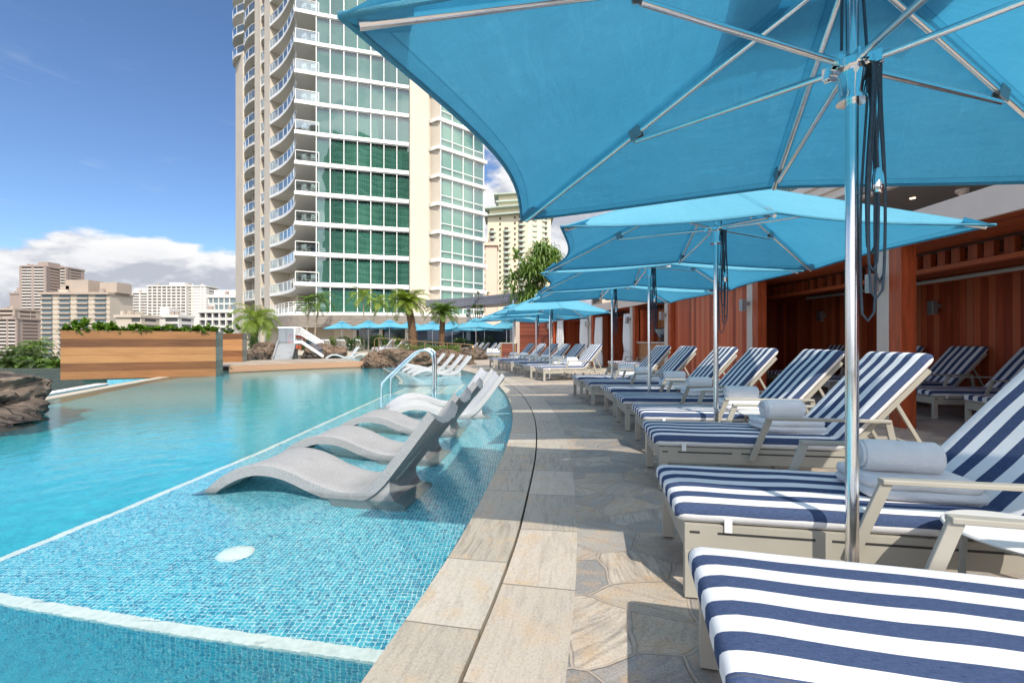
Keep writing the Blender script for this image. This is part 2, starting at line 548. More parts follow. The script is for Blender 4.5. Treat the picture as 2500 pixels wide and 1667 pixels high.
def boards(name, cols, w, along=0, gap=0.03, rough=0.4, grain=1.0):
    """boards laid side by side: uv.x (0) or uv.y (1) across the boards"""
    m, g = mat(name)
    uv = g.n('ShaderNodeTexCoord').outputs['UV']
    sp = g.n('ShaderNodeSeparateXYZ', {0: uv})
    a, b = sp.outputs[along], sp.outputs[1 - along]
    t = g.math('DIVIDE', a, w)
    idx = g.math('FLOOR', t)
    fr = g.math('FRACT', t)
    wn = g.n('ShaderNodeTexWhiteNoise', {'W': idx}, noise_dimensions='1D').outputs[0]
    gv = g.n('ShaderNodeCombineXYZ', {0: g.math('MULTIPLY', b, 2.2), 1: g.math('MULTIPLY', a, 55.0), 2: g.math('MULTIPLY', idx, 7.3)}).outputs[0]
    gr = g.noise(gv, grain, 6, 0.6, 0.6)
    gv2 = g.n('ShaderNodeCombineXYZ', {0: g.math('MULTIPLY', b, 0.8), 1: g.math('MULTIPLY', a, 6.0), 2: g.math('MULTIPLY', idx, 3.7)}).outputs[0]
    gr2 = g.noise(gv2, 1.0, 4, 0.6, 1.0)
    f = g.math('ADD', g.math('MULTIPLY', wn, 0.62), g.math('ADD', g.math('MULTIPLY', gr, 0.35), g.math('MULTIPLY', g.math('SUBTRACT', gr2, 0.35), 0.45)))
    c = g.ramp(f, [(i / (len(cols) - 1) * 0.8 + 0.12, k) for i, k in enumerate(cols)])
    ed = g.math('MINIMUM', fr, g.math('SUBTRACT', 1.0, fr))
    gm = g.rng(ed, gap * 0.4, gap)
    c = g.mix(gm, (*[x * 0.18 for x in cols[0]], 1), c)
    h = g.math('ADD', g.math('MULTIPLY', gm, 1.0), g.math('MULTIPLY', gr, 0.12))
    finish(g, c, g.rng(gr, 0.3, 0.7, rough - 0.08, rough + 0.15), 0, bump(g, h, 0.6, 0.006), 0.4)
    return m


M['redwood'] = boards('red_wood_boards', [(0.21, 0.032, 0.012), (0.40, 0.066, 0.024), (0.60, 0.13, 0.048), (0.52, 0.165, 0.08)], 0.127)
M['redplain'] = boards('red_wood_beam', [(0.30, 0.05, 0.016), (0.46, 0.085, 0.026), (0.54, 0.12, 0.04)], 0.6, 1, 0.004)
M['redbeam'] = plain('red_wood_post', (0.40, 0.075, 0.024), 0.35, 0, 0.40, 3.0, 0.2, 30, 0.4, (6, 6, 0.7))
M['barwood'] = boards('bar_wood_boards', [(0.24, 0.085, 0.03), (0.40, 0.17, 0.06), (0.48, 0.23, 0.10)], 0.12)
M['slatwood'] = boards('slat_wood', [(0.10, 0.022, 0.012), (0.20, 0.05, 0.025), (0.28, 0.08, 0.04)], 0.11, 1, 0.10)
M['teak'] = boards('teak_planks', [(0.085, 0.032, 0.013), (0.17, 0.068, 0.024), (0.29, 0.13, 0.046), (0.40, 0.205, 0.08)], 0.238, 1, 0.012, 0.5)
M['teakgrey'] = boards('weathered_planks', [(0.15, 0.16, 0.13), (0.22, 0.23, 0.19), (0.28, 0.28, 0.24)], 0.238, 1, 0.02, 0.65)
M['decking'] = boards('boardwalk_planks', [(0.22, 0.17, 0.13), (0.33, 0.27, 0.21), (0.42, 0.35, 0.28)], 0.14, 0, 0.05, 0.7)
M['deckfront'] = boards('boardwalk_front', [(0.30, 0.155, 0.09), (0.42, 0.235, 0.14), (0.48, 0.29, 0.18)], 0.40, 1, 0.006, 0.55)


def flagstone():
    m, g = mat('crazy_paving')
    p = g.n('ShaderNodeTexCoord').outputs['Object']
    p2 = g.mapv(p, (1, 1, 0))
    wv = g.n('ShaderNodeTexNoise', {'Vector': p2, 'Scale': 3.0, 'Detail': 2.0}).outputs['Color']
    wv = g.n('ShaderNodeVectorMath', {0: g.n('ShaderNodeVectorMath', {0: wv, 1: (0.5, 0.5, 0.5)}, operation='SUBTRACT').outputs[0], 'Scale': 0.12}, operation='SCALE').outputs[0]
    q = g.n('ShaderNodeVectorMath', {0: p2, 1: wv}, operation='ADD').outputs[0]
    q = g.mapv(q, (1.0, 1.25, 1), (0.37, 0.62, 0), (0, 0, 0.35))
    vo = g.n('ShaderNodeTexVoronoi', {'Vector': q, 'Scale': 3.0, 'Randomness': 1.0}, feature='F1', voronoi_dimensions='2D')
    ve = g.n('ShaderNodeTexVoronoi', {'Vector': q, 'Scale': 3.0, 'Randomness': 1.0}, feature='DISTANCE_TO_EDGE', voronoi_dimensions='2D')
    cid = g.n('ShaderNodeSeparateColor', {0: vo.outputs['Color']})
    r1, r2 = cid.outputs[0], cid.outputs[1]
    jit = g.math('MULTIPLY', g.noise(p2, 5, 3), 0.035)
    gm = g.rng(g.math('SUBTRACT', ve.outputs['Distance'], jit), -0.006, 0.006)
    base = g.ramp(r1, [(0.0, (0.23, 0.22, 0.21)), (0.25, (0.40, 0.36, 0.31)), (0.45, (0.50, 0.405, 0.30)), (0.6, (0.34, 0.31, 0.285)), (0.8, (0.46, 0.40, 0.335)), (1.0, (0.57, 0.48, 0.375))])
    spun = g.n('ShaderNodeVectorRotate', {'Vector': p2, 'Axis': (0, 0, 1), 'Angle': g.math('MULTIPLY', g.math('FRACT', g.math('MULTIPLY', r2, 17.3)), 6.28)}).outputs[0]
    ang = g.mapv(spun, (2.6, 19, 1))
    ang = g.n('ShaderNodeVectorMath', {0: ang, 1: g.n('ShaderNodeCombineXYZ', {0: g.math('MULTIPLY', r2, 40.0), 1: g.math('MULTIPLY', r1, 30.0), 2: 0.0}).outputs[0]}, operation='ADD').outputs[0]
    vein = g.noise(ang, 1.0, 6, 0.65, 1.5)
    mott = g.noise(p2, 9, 6, 0.65)
    fine = g.noise(p2, 95, 4, 0.8)
    c = g.mix(g.math('MULTIPLY', g.rng(vein, 0.44, 0.70), g.rng(r1, 0, 1, 0.25, 0.85)), base, (0.15, 0.13, 0.115, 1))
    c = g.mix(g.rng(mott, 0.48, 0.70, 0.0, 0.7), c, (0.50, 0.33, 0.18, 1))
    blot = g.noise(p2, 3.2, 5, 0.7)
    c = g.mix(g.rng(blot, 0.52, 0.72, 0.0, 0.5), c, (0.20, 0.18, 0.165, 1))
    c = g.mix(g.rng(fine, 0.5, 0.75, 0, 0.35), c, (0.62, 0.60, 0.56, 1))
    c = g.mix(g.rng(fine, 0.47, 0.30, 0, 0.75), c, (0.10, 0.09, 0.08, 1))
    gcol = g.mix(g.rng(g.noise(p2, 22, 4), 0.3, 0.7), (0.34, 0.275, 0.22, 1), (0.48, 0.40, 0.33, 1))
    rim = g.math('MULTIPLY', gm, g.rng(g.math('SUBTRACT', ve.outputs['Distance'], jit), 0.004, 0.020, 0.6, 0.0))
    c = g.mix(rim, c, (0.10, 0.085, 0.07, 1))
    c = g.mix(gm, gcol, c)
    h = g.math('ADD', g.math('MULTIPLY', gm, 0.8), g.math('ADD', g.math('MULTIPLY', vein, 0.5), g.math('MULTIPLY', fine, 0.25)))
    finish(g, c, g.rng(mott, 0.3, 0.7, 0.42, 0.7), 0, bump(g, h, 0.5, 0.010), 0.4)
    return m


M['flag'] = flagstone()


def slabs(name, tone, w):
    """a band of stone slabs: uv.x metres along the band, uv.y across"""
    m, g = mat(name)
    uv = g.n('ShaderNodeTexCoord').outputs['UV']
    sp = g.n('ShaderNodeSeparateXYZ', {0: uv})
    t = g.math('DIVIDE', sp.outputs[0], w)
    idx = g.math('FLOOR', t)
    fr = g.math('FRACT', t)
    wn = g.n('ShaderNodeTexWhiteNoise', {'W': idx}, noise_dimensions='1D').outputs[0]
    wn2 = g.n('ShaderNodeTexWhiteNoise', {'W': g.math('ADD', idx, 91.3)}, noise_dimensions='1D').outputs[0]
    sv = g.n('ShaderNodeCombineXYZ', {0: g.math('MULTIPLY', sp.outputs[0], 4.5), 1: g.math('MULTIPLY', sp.outputs[1], 30.0), 2: g.math('MULTIPLY', idx, 9.1)}).outputs[0]
    vein = g.noise(sv, 1.0, 7, 0.66, 0.9)
    mv = g.n('ShaderNodeCombineXYZ', {0: sp.outputs[0], 1: sp.outputs[1], 2: g.math('MULTIPLY', idx, 5.7)}).outputs[0]
    mott = g.noise(mv, 7, 5, 0.6)
    fine = g.noise(mv, 95, 4, 0.8)
    base = g.mix(wn, (*tone[0], 1), (*tone[1], 1))
    c = g.mix(g.math('MULTIPLY', g.rng(vein, 0.47, 0.72), g.rng(wn2, 0.0, 1.0, 0.25, 0.95)), base, (0.16, 0.13, 0.10, 1))
    c = g.mix(g.rng(mott, 0.5, 0.72, 0, 0.65), c, (0.52, 0.36, 0.20, 1))
    c = g.mix(g.rng(fine, 0.5, 0.75, 0, 0.35), c, (0.70, 0.67, 0.62, 1))
    c = g.mix(g.rng(fine, 0.46, 0.32, 0, 0.5), c, (0.16, 0.13, 0.10, 1))
    ed = g.math('MINIMUM', fr, g.math('SUBTRACT', 1.0, fr))
    gm = g.rng(ed, 0.003, 0.009)
    c = g.mix(gm, (0.20, 0.17, 0.14, 1), c)
    h = g.math('ADD', gm, g.math('ADD', g.math('MULTIPLY', vein, 0.3), g.math('MULTIPLY', fine, 0.2)))
    finish(g, c, 0.55, 0, bump(g, h, 0.4, 0.006), 0.4)
    return m


M['coping'] = slabs('coping_slabs', ((0.385, 0.345, 0.28), (0.50, 0.455, 0.385)), 0.52)
M['band'] = slabs('border_slabs', ((0.41, 0.36, 0.295), (0.55, 0.475, 0.39)), 0.60)


def rock(name, dark, light):
    m, g = mat(name)
    p = g.n('ShaderNodeTexCoord').outputs['Object']
    a = g.noise(p, 2.0, 8, 0.62)
    b = g.noise(p, 22, 6, 0.65)
    cr = g.n('ShaderNodeTexVoronoi', {'Vector': g.n('ShaderNodeVectorMath', {0: p, 1: g.n('ShaderNodeTexNoise', {'Vector': p, 'Scale': 2.5}).outputs['Color']}, operation='ADD').outputs[0], 'Scale': 1.6}, feature='DISTANCE_TO_EDGE').outputs['Distance']
    crk = g.rng(cr, 0.0, 0.05)
    c = g.mix(g.rng(a, 0.3, 0.7), (*dark, 1), (*light, 1))
    c = g.mix(g.rng(b, 0.55, 0.8, 0, 0.6), c, (light[0] * 1.5, light[1] * 1.45, light[2] * 1.4, 1))
    c = g.mix(g.math('SUBTRACT', 1.0, crk), c, (dark[0] * 0.4, dark[1] * 0.4, dark[2] * 0.4, 1))
    h = g.math('ADD', g.math('MULTIPLY', a, 1.0), g.math('ADD', g.math('MULTIPLY', b, 0.35), g.math('MULTIPLY', crk, 0.5)))
    zz = g.n('ShaderNodeSeparateXYZ', {0: p}).outputs[2]
    wet = g.rng(g.math('ADD', zz, g.math('MULTIPLY', g.noise(p, 3, 4), 0.14)), 0.20, 0.30, 1, 0)
    c = g.mix(g.math('MULTIPLY', wet, 0.65), c, (dark[0] * 0.35, dark[1] * 0.35, dark[2] * 0.35, 1))
    pit = g.noise(p, 60, 4, 0.7)
    h = g.math('ADD', h, g.math('MULTIPLY', pit, 0.15))
    finish(g, c, g.rng(wet, 0, 1, 0.75, 0.25), 0, bump(g, h, 0.9, 0.06), 0.35)
    return m


M['rock'] = rock('lava_rock_brown', (0.085, 0.055, 0.038), (0.22, 0.15, 0.10))
M['rock_dark'] = rock('lava_rock_dark', (0.035, 0.027, 0.023), (0.20, 0.155, 0.12))


def leaf(name, a, b, back=0.3):
    m, g = mat(name)
    p = g.n('ShaderNodeTexCoord').outputs['Object']
    n = g.noise(p, 2.3, 4, 0.7)
    n2 = g.noise(p, 14, 3, 0.7)
    f = g.math('ADD', g.math('MULTIPLY', n, 0.6), g.math('MULTIPLY', n2, 0.4))
    c = g.mix(g.rng(f, 0.35, 0.65), (*a, 1), (*b, 1))
    d = g.n('ShaderNodeBsdfPrincipled', {'Base Color': c, 'Roughness': 0.45, 'Specular IOR Level': 0.35})
    t = g.n('ShaderNodeBsdfTranslucent', {'Color': g.mix(1.0, c, (1.5, 1.5, 0.6, 1), 'MULTIPLY')})
    mx = g.n('ShaderNodeMixShader', {0: back, 1: d.outputs[0], 2: t.outputs[0]})
    g.n('ShaderNodeOutputMaterial', {'Surface': mx.outputs[0]})
    return m


M['palm'] = leaf('palm_leaf', (0.10, 0.17, 0.02), (0.27, 0.33, 0.045))
M['palm_dark'] = leaf('palm_leaf_dark', (0.05, 0.11, 0.016), (0.13, 0.21, 0.035))
M['shrub'] = leaf('shrub_leaf', (0.045, 0.115, 0.012), (0.15, 0.24, 0.03))
M['hedge'] = leaf('hedge_leaf', (0.02, 0.055, 0.012), (0.06, 0.11, 0.022))
M['succulent'] = leaf('pale_green_leaf', (0.10, 0.16, 0.05), (0.28, 0.33, 0.12))
M['pandanus'] = leaf('strap_leaf', (0.05, 0.12, 0.02), (0.19, 0.28, 0.07))
M['fartree'] = leaf('far_tree_leaf', (0.02, 0.045, 0.012), (0.07, 0.10, 0.025))
M['trunk'] = plain('palm_trunk', (0.16, 0.095, 0.055), 0.9, 0, 0.45, 9, 0.9, 22, 0.2, (1, 1, 3))
M['trunk_pale'] = plain('pale_trunk', (0.30, 0.26, 0.19), 0.85, 0, 0.25, 7, 0.4, 20, 0.2, (1, 1, 4))


def granite(name, a, b):
    m, g = mat(name)
    p = g.n('ShaderNodeTexCoord').outputs['Object']
    sp = g.noise(p, 130, 3, 0.8)
    soft = g.noise(p, 3, 4)
    c = g.mix(g.rng(sp, 0.35, 0.65), (*a, 1), (*b, 1))
    c = g.mix(g.rng(soft, 0.4, 0.7, 0, 0.25), c, (a[0] * 0.85, a[1] * 0.83, a[2] * 0.80, 1))
    zz = g.n('ShaderNodeSeparateXYZ', {0: p}).outputs[2]
    wet = g.rng(g.math('ADD', zz, g.math('MULTIPLY', g.noise(p, 5, 4), 0.07)), 0.165, 0.20, 1, 0)
    stain = g.rng(g.noise(g.mapv(p, (1, 3, 1)), 4, 5, 0.7), 0.55, 0.72, 0, 0.22)
    c = g.mix(g.math('MAXIMUM', g.math('MULTIPLY', wet, 0.5), stain), c, (a[0] * 0.5, a[1] * 0.5, a[2] * 0.48, 1))
    finish(g, c, g.rng(wet, 0, 1, 0.5, 0.16), 0, bump(g, sp, 0.15, 0.002), 0.4)
    return m


M['granite'] = granite('grey_resin_shaded', (0.22, 0.225, 0.232), (0.40, 0.395, 0.395))  # same resin as below, with the near loungers' shade put into the colour
M['resin'] = granite('grey_resin_lit', (0.42, 0.43, 0.44), (0.53, 0.53, 0.53))  # same resin, the sunlit look of the farther loungers put into the colour

# ------------------------------------------------------------------ the setting: deck, pool, water, ground
EDGE = spline([(-1.9, -8), (-1.35, -4), (-0.80, 0), (-0.478, 1.44), (-0.383, 1.917), (-0.29, 2.456), (-0.218, 3.03), (-0.082, 4.35),
               (-0.005, 5.71), (0.006, 6.98), (-0.07, 8.7), (-0.22, 10.3), (-0.52, 12.4), (-1.0, 14.6), (-1.8, 16.9), (-2.7, 19.0)], 0.25)
EDGE = [(p[0], p[1]) for p in EDGE]
DRAIN = offset(EDGE, -0.30)
DRAIN2 = offset(EDGE, -0.314)
BAND = offset(EDGE, -0.635)
WZ = -0.03          # water level
LZ = -0.19          # shallow ledge

mb = MB()
deck_poly = [(p[0], p[1]) for p in BAND] + [(-3.0, 20.0), (-6.6, 20.3), (-10.3, 17.0), (-13.2, 14.0), (-19, 24), (-30, 48), (-30, 80), (40, 80), (40, -8)]
n = len(deck_poly)
mb.prism(deck_poly, -14.6, 0.0, 1, 0)
tag(mb.build('deck', [M['flag'], M['beige']]), 'irregular flagstone pool deck with pale mortar joints', 'deck', None, 'structure')


def band(name, a, b, m_, z, label):
    mb = MB()
    L = 0
    rows, uv = [[], []], [[], []]
    for i, (p, q) in enumerate(zip(a, b)):
        if i:
            L += (Vector(p) - Vector(a[i - 1])).length
        rows[0].append((p[0], p[1], z)); rows[1].append((q[0], q[1], z))
        uv[0].append((L, 0)); uv[1].append((L, (Vector(p) - Vector(q)).length))
    mb.grid([rows[1], rows[0]], 0, [uv[1], uv[0]])
    lo = [[(p[0], p[1], z - 0.05) for p in rows[k]] for k in (0, 1)]
    mb.grid([rows[0], lo[0]], 0, [uv[0], uv[0]])
    mb.grid([lo[1], rows[1]], 0, [uv[1], uv[1]])
    return tag(mb.build(name, m_), label, 'paving', None, 'structure')


band('coping', EDGE, DRAIN, M['coping'], 0.002, 'curved pale stone coping along the pool edge')
band('border', DRAIN2, BAND, M['band'], 0.001, 'curved band of stone slabs beside the drain slot')
mb = MB()
mb.grid([[(p[0], p[1], -0.04) for p in offset(EDGE, -0.66)], [(p[0], p[1], -0.04) for p in offset(EDGE, -0.02)]])
tag(mb.build('slot_drain', M['grout']), 'narrow dark drain slot between the coping and the border slabs', 'drain', None, 'structure')

# pool shell
mb = MB()
mb.grid([[(-16, -8, -1.0), (2, -8, -1.0)], [(-16, 24, -1.0), (2, 24, -1.0)]])
tag(mb.build('pool_floor', M['mosaic_deep']), 'turquoise mosaic floor of the deep pool', 'pool', None, 'structure')
mb = MB()
mb.wall(offset(EDGE, -0.012), -1.0, -0.05)
tag(mb.build('pool_wall', M['mosaic_wall']), 'blue mosaic wall of the pool under the coping', 'pool', None, 'structure')

S1 = [(-2.78, 2.14), (-2.70, 3.1), (-2.63, 4.8), (-2.65, 7.5), (-2.68, 9.8)]
S2 = [(-0.30, 1.655), (-0.536, 1.70), (-1.447, 1.855), (-2.20, 2.01), (-2.78, 2.14)]
NOTCH = [(-2.68, 9.8), (-1.30, 9.9), (-1.30, 11.9), (-3.0, 12.05)]
S3 = [(-3.0, 12.05), (-3.25, 13.2), (-3.75, 14.7), (-4.4, 16.4), (-5.2, 18.4), (-5.9, 20.5)]
right = [p for p in offset(EDGE, -0.02) if 1.67 < p[1] < 19.2]
ledge = S2[::-1][:1] + S1[1:] + NOTCH[1:] + S3[1:] + [(-2.6, 20.5)] + right[::-1] + S2[1:4]
mb = MB()
area = sum(ledge[i][0] * ledge[(i + 1) % len(ledge)][1] - ledge[(i + 1) % len(ledge)][0] * ledge[i][1] for i in range(len(ledge)))
if area < 0:
    ledge = ledge[::-1]
mb.add([(x, y, LZ) for x, y in ledge], [tuple(range(len(ledge)))])
tag(mb.build('pool_ledge', M['mosaic']), 'shallow mosaic ledge under clear water', 'pool', None, 'structure')
mb = MB()
for path in (S2, S1, NOTCH, S3):
    mb.wall(path, -1.0, LZ)
tag(mb.build('ledge_riser', M['mosaic_wall']), 'mosaic riser below the shallow ledge', 'pool', None, 'structure')
mb = MB()
for path, w, z in ((S2, 0.065, 0.004), (S1, 0.055, 0.006), (NOTCH[:2], 0.07, 0.004), (NOTCH[1:3], 0.07, 0.006), (NOTCH[2:], 0.07, 0.004), (S3, 0.10, 0.006)):
    off = offset(path, -w) if path is not S2 else offset(path, -w)
    mb.grid([[(p[0], p[1], LZ + z) for p in path], [(p[0], p[1], LZ + z) for p in off]])
    mb.grid([[(p[0], p[1], LZ + z) for p in offset(path, 0.002)], [(p[0], p[1], LZ - 0.012) for p in offset(path, 0.002)]])
tag(mb.build('ledge_marking', M['pool_white']), 'white tile line along the edge of the ledge', 'marking', None, 'structure')
mb = MB()
for i in range(4):
    x1 = -1.30 - i * 0.37
    z = LZ - 0.17 * (i + 1)
    mb.box(x1 - 0.37, x1, 9.91, 11.9, -0.99, z, 0)
    mb.box(x1 - 0.368, x1 - 0.30, 9.912, 11.898, z, z + 0.004, 1)
tag(mb.build('pool_steps', [M['mosaic_wall'], M['pool_white']]), 'submerged pool steps with white nosing between the two ledges', 'steps', None, 'structure')

wp = [p for p in offset(EDGE, -0.004)] + [(-3.2, 19.6), (-6.6, 20.2), (-10.2, 16.9), (-9.7, 15.1), (-10.75, 14.3), (-10.30, 12.9), (-8.85, 8.7), (-10.5, 5.0), (-12, -8)]


def inside(poly, x, y):
    c, j = False, len(poly) - 1
    for i in range(len(poly)):
        (xi, yi), (xj, yj) = poly[i], poly[j]
        if (yi > y) != (yj > y) and x < (xj - xi) * (y - yi) / (yj - yi) + xi:
            c = not c
        j = i
    return c


def ripple(x, y):
    p = Vector((x, y, 0))
    far_ = min(1.0, max(0.0, (y - 5) / 8))
    near = 1 - 0.6 * far_
    h = 0.0026 * mnoise.noise(p * 3.1) + near * (0.0022 * mnoise.noise(p * 7.3 + Vector((3, 1, 7))) + 0.00075 * mnoise.noise(p * 15 + Vector((1, 8, 2))))
    d = math.hypot(x + 1.5, y - 2.6)          # stirred up over the inlet
    return h * 0.8 + 0.0022 * math.exp(-(d / 0.5) ** 2) * mnoise.noise(p * 19)


ys, dy = [-4.0], 0.10
while ys[-1] < 21:
    ys.append(ys[-1] + (0.15 if ys[-1] < 0.9 else 0.032 + 0.0065 * max(0, ys[-1] - 2)))
xs = [-12.0 + 0.045 * i for i in range(275)]
keep = {}
vs, fs = [], []
ok = [[inside(wp, x, y) for x in xs] for y in ys]


def vert(i, j):
    if (i, j) not in keep:
        keep[i, j] = len(vs)
        vs.append((xs[i], ys[j], WZ + ripple(xs[i], ys[j])))
    return keep[i, j]


for j in range(len(ys) - 1):
    for i in range(len(xs) - 1):
        if ok[j][i] or ok[j][i + 1] or ok[j + 1][i] or ok[j + 1][i + 1]:
            fs.append((vert(i, j), vert(i + 1, j), vert(i + 1, j + 1), vert(i, j + 1)))
mb = MB()
mb.add(vs, fs)
WATER = mb.build('water', M['water'], None, 180)
WATER.cycles.is_caustics_caster = True
sun.data.cycles.is_caustics_light = True
SC.cycles.caustics_refractive = True
tag(WATER, 'clear rippled turquoise swimming pool water', 'water', None, 'structure')

# infinity edge and the catch basin below it
INF = [(-8.55, 7.9), (-8.85, 8.7), (-9.6, 10.8), (-10.30, 12.9), (-10.72, 14.25)]
mb = MB()
mb.wall(INF, -1.0, -0.022, 0.30)
tag(mb.build('infinity_edge', M['beige']), 'wet stone overflow edge of the pool on the city side', 'wall')
mb = MB()
mb.wall([(-9.35, 7.6), (-9.75, 9.2), (-10.9, 12.3)], -0.6, -0.07, 0.26, 0)
mb.wall([(-9.345, 7.6), (-9.745, 9.2), (-10.895, 12.3)], -0.07, -0.045, 0.27, 1)
tag(mb.build('basin_wall', [M['mosaic_wall'], M['white']]), 'low tiled basin wall with a white cap outside the overflow edge', 'wall')
mb = MB()
mb.add([(-8.8, 7.5, -0.35), (-10.6, 13.4, -0.35), (-12.3, 13.0, -0.35), (-11.2, 7.5, -0.35)], [(0, 3, 2, 1)])
tag(mb.build('basin_floor', M['mosaic']), 'pale blue tiled floor of the catch basin', 'pool', None, 'structure')
mb = MB()
mb.wall([(-11.7, 13.15), (-10.5, 13.75)], -0.6, -0.03, 0.1)
tag(mb.build('basin_end_wall', M['mosaic_wall']), 'short pale blue tiled wall under the long teak planter', 'wall')

mb = MB()
mb.add([(-3000, -3000, -14.5), (3000, -3000, -14.5), (3000, 4000, -14.5), (-3000, 4000, -14.5)], [(0, 1, 2, 3)])
tag(mb.build('ground', M['ground_city']), 'city ground far below the pool terrace', 'ground', None, 'structure')

# boardwalk over the far side of the pool
BW = spline([(-10.05, 16.15), (-8.9, 17.5), (-7.7, 18.7), (-6.3, 19.75)], 0.5)
BW = [(p[0], p[1]) for p in BW]
mb = MB()
mb.wall(BW, -0.02, 0.22, 0, 1)
back = offset(BW, 4.4)
L, r0, r1, u0, u1 = 0, [], [], [], []
for i, p in enumerate(BW):
    if i:
        L += (Vector(p) - Vector(BW[i - 1])).length
    r0.append((p[0], p[1], 0.22)); r1.append((back[i][0], back[i][1], 0.22))
    u0.append((L, 0)); u1.append((L, 4.4))
mb.grid([r0, r1], 0, [u0, u1])
tag(mb.build('boardwalk', [M['decking'], M['deckfront']]), 'timber boardwalk with an orange wood front edge across the pool', 'boardwalk', None, 'structure')
mb = MB()
mb.add([(-16.5, 21.0, 0.19), (-9.4, 22.0, 0.19), (-7.2, 23.2, 0.19), (-6.2, 27.5, 0.19), (-18.0, 27.5, 0.19)], [(0, 1, 2, 3, 4)])
tag(mb.build('upper_pool_water', M['water_thin']), 'upper shallow pool behind the boardwalk', 'water', None, 'structure')
mb = MB()
mb.add([(-16.5, 21.0, 0.06), (-9.4, 22.0, 0.06), (-7.2, 23.2, 0.06), (-6.2, 27.5, 0.06), (-18.0, 27.5, 0.06)], [(0, 1, 2, 3, 4)])
tag(mb.build('upper_pool_floor', M['mosaic']), 'mosaic floor of the upper pool', 'pool', None, 'structure')
mb = MB()
mb.prism([(-18.5, 27.5), (-6.2, 27.5), (-5.4, 30), (-5.2, 46), (-24, 46)], 0.004, 0.24)
tag(mb.build('far_terrace', M['beige']), 'pale raised terrace on the far side of the upper pool', 'deck', None, 'structure')

# ------------------------------------------------------------------ planters
def planter_box(name, a, b, depth, z0, z1, label, group=None, front='teak'):
    """plank box whose front runs from a to b in plan"""
    a, b = Vector(a), Vector(b)
    d = (b - a).normalized()
    nrm = Vector((-d.y, d.x))
    c, e = b + nrm * depth, a + nrm * depth
    t = empty(name, (*((a + b) / 2), z0))
    o = Vector(((a + b) / 2))

    def side(p, q):
        m_ = MB()
        m_.wall([tuple(p - o), tuple(q - o)], 0.0, z1 - z0, 0.03)
        return m_
    side(a, b).build('front_panel', M[front], t, None, 0.004)
    ins = d * 0.004
    m_ = side(b - d * 0.004, c)
    m_.build('side_panel', M['teakgrey'], t, None, 0.004)
    side(e, a + d * 0.004).build('side_panel', M['teakgrey'], t, None, 0.004)
    side(c, e).build('back_panel', M['teakgrey'], t)
    m_ = MB()
    m_.prism([tuple(p - o) for p in (a + nrm * .04 + ins * 10, b + nrm * .04 - ins * 10, c - nrm * .04 - ins * 10, e - nrm * .04 + ins * 10)], 0.1, z1 - z0 - 0.06)
    m_.build('soil', M['soil'], t)
    return tag(t, label, 'planter', group)


planter_box('plank_planter', (-13.1, 13.2), (-9.62, 14.78), 1.4, -0.04, 1.40, 'long teak plank planter box standing in the pool with a grey weathered end')
planter_box('plank_planter', (-12.5, 18.75), (-11.35, 19.15), 0.9, 0.22, 1.42, 'smaller teak planter box on the boardwalk behind the long one')


def leafblob(mb, c, r, nleaf, size, rr, mi=0, flat=0.6, squash=(1, 1, 1), shell=0.55, droop=0.3):
    """leaf quads spread through an ellipsoid"""
    for _ in range(nleaf):
        while True:
            p = Vector((rr.uniform(-1, 1), rr.uniform(-1, 1), rr.uniform(-1, 1)))
            if shell < p.length < 1:
                break
        q = Vector(c) + Vector((p.x * r * squash[0], p.y * r * squash[1], p.z * r * squash[2]))
        d = (p.normalized() + Vector((rr.uniform(-1, 1), rr.uniform(-1, 1), rr.uniform(-0.6, 0.8))) * 0.8)
        d.z -= droop * rr.random()
        d.normalize()
        s = size * rr.uniform(0.6, 1.35)
        sd = d.cross(Vector((rr.uniform(-.4, .4), rr.uniform(-.4, .4), 1))).normalized() * s * flat * 0.5
        m_ = q + d * s * 0.5 + Vector((0, 0, 0.08 * s))
        e = q + d * s
        mb.add([q, m_ + sd, e, m_ - sd], [(0, 1, 2, 3)], mi)


def rosette(mb, c, nl, ln, w, rr, up=0.5, mi=0):
    """leaves springing from one point"""
    for k in range(nl):
        a = rr.uniform(0, 6.283)
        e = rr.uniform(0.05, 1.3) * up + rr.uniform(-.1, .3)
        d = Vector((math.cos(a) * math.cos(e), math.sin(a) * math.cos(e), math.sin(e)))
        s = ln * rr.uniform(0.65, 1.2)
        sd = Vector((-math.sin(a), math.cos(a), 0)) * w * 0.5
        p0, p1, p2 = Vector(c), Vector(c) + d * s * 0.55, Vector(c) + d * s + Vector((0, 0, -0.25 * s))
        mb.add([p0 - sd * .3, p0 + sd * .3, p1 + sd, p1 - sd, p2], [(0, 1, 2, 3), (3, 2, 4)], mi)


